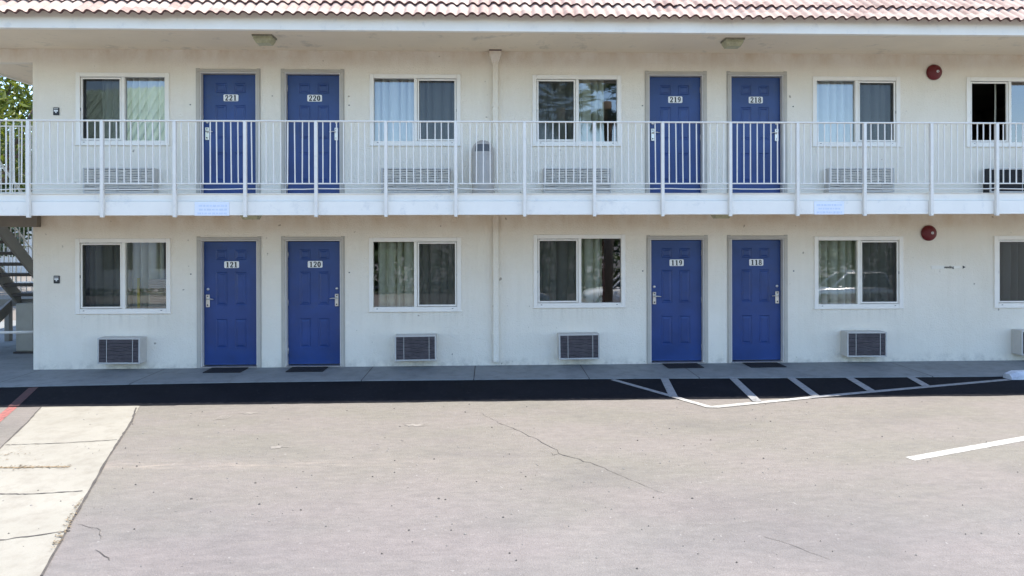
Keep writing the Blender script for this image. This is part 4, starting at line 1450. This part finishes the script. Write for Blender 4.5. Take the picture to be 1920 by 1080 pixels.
tag(m.build('yellow_pole', 'yellow', None, (-5.72, .175, .018)), 'yellow plastic pole standing inside the window of room 121', 'pole')

# ================================================================ VEGETATION
def limb_tree(name, label, loc, h, rx, rz_, nleaf, leafsize, mat, seed, group=None, trunk_h=None, leafaspect=2.6):
    rr = random.Random(seed)
    t = thing(name, label, 'tree', loc, 0, group)
    m = MB()
    th_ = trunk_h or h * .35
    m.tube([(0, 0, 0), (.05, .02, th_ * .5), (-.03, .05, th_), (.04, 0, h * .62)], [h * .035, h * .027, h * .022, h * .010], 9)
    tips = []
    for k in range(12):
        a = k * 2.4 + rr.uniform(-.4, .4)
        s0 = Vector((0, 0, th_ * rr.uniform(.8, 1.5)))
        e = Vector((math.cos(a) * rx * rr.uniform(.45, .85), math.sin(a) * rx * rr.uniform(.45, .85), th_ + (h - th_) * rr.uniform(.25, .9)))
        mid = (s0 + e) / 2 + Vector((0, 0, -.1 * h * rr.random()))
        m.tube([s0, mid, e], [h * .012, h * .008, h * .003], 6)
        tips.append(e)
    m.build('trunk', 'bark', t)
    f = MB()
    cz = th_ + (h - th_) * .5
    hz = (h - th_) * .5
    clumps = []
    for k in range(46):
        a = rr.uniform(0, 6.283); u = rr.uniform(-1, 1); q = rr.uniform(.35, 1.0) ** .6
        s = math.sqrt(1 - u * u)
        clumps.append((Vector((rx * q * s * math.cos(a), rx * q * s * math.sin(a), cz + hz * q * u)), rr.uniform(.16, .30) * rx))
    for e in tips:
        clumps.append((e, .25 * rx))
    for k in range(nleaf):
        c, r = clumps[rr.randrange(len(clumps))]
        d = Vector((rr.gauss(0, 1), rr.gauss(0, 1), rr.gauss(0, .8)))
        p = c + d * r * .55
        ax = Vector((rr.gauss(0, 1), rr.gauss(0, 1), rr.gauss(-.5, .7))).normalized()
        sd_ = ax.cross(Vector((rr.gauss(0, 1), rr.gauss(0, 1), rr.gauss(0, 1)))).normalized()
        L_ = leafsize * rr.uniform(.6, 1.3)
        W2 = L_ / leafaspect
        i = len(f.v)
        bend = ax.cross(sd_) * L_ * .12
        f.v += [tuple(p - ax * L_ / 2), tuple(p + sd_ * W2 / 2 + bend), tuple(p + ax * L_ / 2), tuple(p - sd_ * W2 / 2 + bend)]
        f.face((i, i + 1, i + 2, i + 3))
    f.build('crown', mat, t)
    return t
limb_tree('broadleaf_tree', 'sunlit broadleaf tree behind the balcony at the left edge', (-15.0, 8.5, -0.02), 8.2, 3.4, 2.6, 8500, .27, 'leaf', 21)
limb_tree('broadleaf_tree', 'darker broadleaf tree standing lower behind the stairs', (-19.5, 13.5, -0.02), 6.8, 3.6, 2.6, 9000, .34, 'leaf_dark', 22, trunk_h=1.0)
# row of trees across the lot, seen only in the window glass
row = [(-30, 7.5), (-8, 7.6), (0, 6.6), (7.5, 7.4), (14, 7.0), (21, 7.9), (28, 7.2)]
pt = limb_tree('street_tree', 'dark broadleaf tree across the parking lot', (row[0][0], -39, -1.95), 9.0, 4.6, 3, 5200, .52, 'leaf_dark', 31, 'trees across the parking lot', trunk_h=1.5)
for i, (x, s) in enumerate(row[1:]):
    o = copy_tree(pt)
    o.location = (x, -38 - (i % 3) * 1.5, -1.95); o.rotation_euler = (0, 0, i * 1.3); k = s / 8.2
    o.scale = (k * 1.05, k, k)
    o['label'] = ['dark tree reflected beside the green roofed building', 'tree across the lot reflected left of the downspout', 'tree across the lot reflected behind the white estate car',
                  'tree across the lot right of the reflected cars', 'tall tree across the lot reflected near door 118', 'tree across the lot at the far right'][i]
pt['label'] = 'dark tree across the lot behind the green roofed building'
hg = MB(); rr = random.Random(9)
for k in range(9000):
    p = Vector((rr.uniform(-34, 34), -33.5 + rr.gauss(0, .5), -1.95 + rr.uniform(0, 2.9)))
    ax = Vector((rr.gauss(0, 1), rr.gauss(0, 1), rr.gauss(0, 1))).normalized(); sd_ = ax.cross(Vector((rr.gauss(0, 1), rr.gauss(0, 1), 1))).normalized()
    L_ = rr.uniform(.3, .6)
    hg.quad(p - ax * L_ / 2, p + sd_ * L_ / 4, p + ax * L_ / 2, p - sd_ * L_ / 4)
o = hg.build('hedge', 'leaf_dark'); tag(o, 'long dark hedge across the parking lot behind the cars', 'hedge')

def palm(label, loc, h, seed):
    rr = random.Random(seed)
    t = thing('palm_tree', label, 'palm tree', loc, 0, 'palms across the parking lot')
    m = MB(); m.tube([(0, 0, 0), (.1, 0, h * .4), (.05, .1, h * .8), (0, 0, h)], [.28, .22, .19, .22], 10); m.build('trunk', 'bark', t)
    f = MB()
    for k in range(46):
        a = rr.uniform(0, 6.283); el = rr.uniform(-1.1, 1.2)
        d = Vector((math.cos(a) * math.cos(el), math.sin(a) * math.cos(el), math.sin(el)))
        side = d.cross(Vector((0, 0, 1))).normalized()
        base = Vector((0, 0, h)) + d * .9
        for j in range(15):
            q = (j - 7) / 7 * 1.15
            dd = (d * math.cos(q) + side * math.sin(q)).normalized()
            tip = base + dd * rr.uniform(.7, 1.1) + Vector((0, 0, -.35 * rr.random()))
            s2 = dd.cross(Vector((0, 0, 1))).normalized() * .035
            mid = base + dd * .5
            f.quad(base, mid + s2, tip, mid - s2)
    f.build('crown', 'leaf_dark', t)
    return t
palm('fan palm reflected in the left pane of the window beside door 219', (3.4, -20.5, -1.5), 9.6, 1)
palm('fan palm reflected in the right pane of the window beside door 219', (5.9, -22.0, -1.7), 10.4, 2)

# ================================================================ REFLECTED / DISTANT BUILDINGS
gb = thing('green_roof_building', 'two storey building with a green ribbed metal roof across the lot', 'building', (-17.5, -20.5, -0.45))
m = MB(); m.box(-6.5, 6.5, -6, 0, 0, 6.4); m.build('wall', 'far_wall', gb)
m = MB()
z0_, z1_ = 6.2, 9.9
m.quad((7.2, .7, z0_), (-7.2, .7, z0_), (-5.0, -3, z1_), (7.2, -3, z1_ + .5), 0)
m.quad((-7.2, -6.7, z0_), (7.2, -6.7, z0_), (7.2, -3.001, z1_ + .5), (-5, -3.001, z1_), 0)
m.quad((7.2, -6.7, z0_), (7.2, .7, z0_), (7.2, -3, z1_ + .5), (7.2, -3, z1_ + .5), 0)
for k in range(36):
    x = -7.0 + k * .4
    t0 = 0.0
    zz = z1_ + .5 * (x + 5) / 12.2 if x > -5 else z0_ + (z1_ - z0_) * (x + 7.2) / 2.2
    yy = -3 if x > -5 else .7 - 3.7 * (x + 7.2) / 2.2
    m.tube([(x, .7, z0_ + .02), (x, yy, zz + .02)], .06, 4)
m.box(-7.3, 7.3, .68, .85, z0_ - .25, z0_ + .05)
m.build('roof', 'green_roof', gb)
for k in range(5):
    for zf in (.9, 3.9):
        m = MB(); m.box(-5.7 + k * 2.5, -4.3 + k * 2.5, .002, .05, zf, zf + 1.4, 0, .005); m.build('window', 'far_dark', gb)
db = thing('distant_house', 'pale low house seen beyond the staircase', 'building', (-26, 24, -.02))
m = MB(); m.box(-7, 7, 0, 6, 0, 3.2); m.build('wall', 'far_wall', db)
m = MB(); m.prism([(-7.6, 3.2), (7.6, 3.2), (5.5, 4.6), (-5.5, 4.6)], -.6, 6.6); m.build('roof', 'far_wall', db)
for k in range(4):
    m = MB(); m.box(-5.6 + k * 3, -4.2 + k * 3, -.05, -.002, 1, 2.2, 0, .01); m.build('window', 'far_dark', db)

# ================================================================ CARS
def car(name, label, cat, loc, rz, L_, H_, W_, paintm, suv=True):
    t = thing(name, label, cat, loc, rz)
    hw = W_ / 2
    hood = .95 if suv else .88
    g = .22
    # stations along x: (x, bottom, shoulder z, half width)
    prof = [(-L_ / 2, .45, hood * .80, .80), (-L_ / 2 + .12, .30, hood * 1.0, .92), (-L_ / 4, g, hood + .03, 1), (0, g, hood + .04, 1), (L_ / 4, g, hood, 1), (L_ / 2 - .45, g, hood - .08, .97), (L_ / 2 - .1, .28, hood - .22, .88), (L_ / 2, .40, hood - .36, .74)]
    m = MB(); rings = []
    for x, b, s, q in prof:
        ww = hw * q
        rings.append([m.vert(p) for p in ((x, -ww * .92, b), (x, -ww, b + .15), (x, -ww, s - .12), (x, -ww * .93, s), (x, ww * .93, s), (x, ww, s - .12), (x, ww, b + .15), (x, ww * .92, b))])
    for a, b in zip(rings, rings[1:]):
        for e in range(8):
            m.face((a[e], b[e], b[(e + 1) % 8], a[(e + 1) % 8]), 0, e in (1, 2, 3, 4))
    m.face(rings[0]); m.face(rings[-1][::-1])
    rf, rb = (L_ * .02, -L_ / 2 + .45) if suv else (-L_ * .02, -L_ * .27)
    wf, wb = L_ * .22, (-L_ / 2 + .08 if suv else -L_ * .42)
    # roof panel
    m.box(rb, rf, -hw * .70, hw * .70, H_ - .06, H_, 0, .025)
    for sx in (-1, 1):      # pillars
        for bx, tx in ((wf, rf), (wb, rb), ((wf + wb) / 2, (rf + rb) / 2 + .05)):
            m.tube([(bx, sx * hw * .90, hood - .03), (tx, sx * hw * .71, H_ - .03)], .045, 6)
        if suv:
            m.tube([(rb + .2, sx * hw * .62, H_ + .06), (rf - .1, sx * hw * .62, H_ + .06)], .02, 6)
    m.build('body', paintm, t)
    m = MB()
    i = [m.vert(p) for p in ((wf, -hw * .87, hood - .05), (wf, hw * .87, hood - .05), (wb, hw * .87, hood - .05), (wb, -hw * .87, hood - .05), (rf, -hw * .68, H_ - .05), (rf, hw * .68, H_ - .05), (rb, hw * .68, H_ - .05), (rb, -hw * .68, H_ - .05))]
    for q in ((0, 1, 5, 4), (1, 2, 6, 5), (2, 3, 7, 6), (3, 0, 4, 7)):
        m.face([i[k] for k in q])
    m.build('windows', 'car_glass', t)
    for x in (-L_ * .30, L_ * .31):
        for sy in (-1, 1):
            wd = MB(); wd.lathe((0, 0, 0), [(.20, -.09), (.31, -.10), (.34, -.06), (.34, .06), (.31, .10), (.20, .09)], 24, 0, 'y')
            wh = wd.build('wheel', 'rubber', t, (x, sy * (hw - .10), .34))
            r = MB(); r.lathe((0, 0, 0), [(0, sy * .085), (.07, sy * .09), (.19, sy * .07), (.205, sy * .095)], 20, 0, 'y'); r.build('rim', 'steel', wh)
    for sy in (-1, 1):
        m = MB(); m.box(L_ / 2 - .22, L_ / 2 - .055, sy * hw * .62 - .16, sy * hw * .62 + .16, hood - .40, hood - .26, 0, .02); m.build('headlight', 'lamp_clear', t)
        m = MB(); m.box(-L_ / 2 - .01, -L_ / 2 + .1, sy * hw * .72 - .10, sy * hw * .72 + .10, hood - .32, hood - .1, 0, .02); m.build('taillight', 'lamp_red', t)
        m = MB(); m.box(wf - .45, wf - .28, sy * hw * 1.0 + (0 if sy > 0 else -.16), sy * hw * 1.0 + (.16 if sy > 0 else 0), hood + .02, hood + .14, 0, .03); m.build('mirror', paintm, t)
    return t
car('parked_car', 'white estate car across the lot reflected in the window beside door 119', 'car', (7.6, -25.5, -1.95), R(180), 4.8, 1.78, 1.9, 'car_white')
car('parked_car', 'silver saloon across the lot reflected in the screened pane beside door 119', 'car', (0.9, -24.5, -1.95), 0, 4.6, 1.45, 1.82, 'car_white', False)
car('parked_car', 'silver estate car across the lot reflected in the window right of door 118', 'car', (20.0, -25.5, -1.95), R(185), 4.7, 1.8, 1.9, 'car_silver')
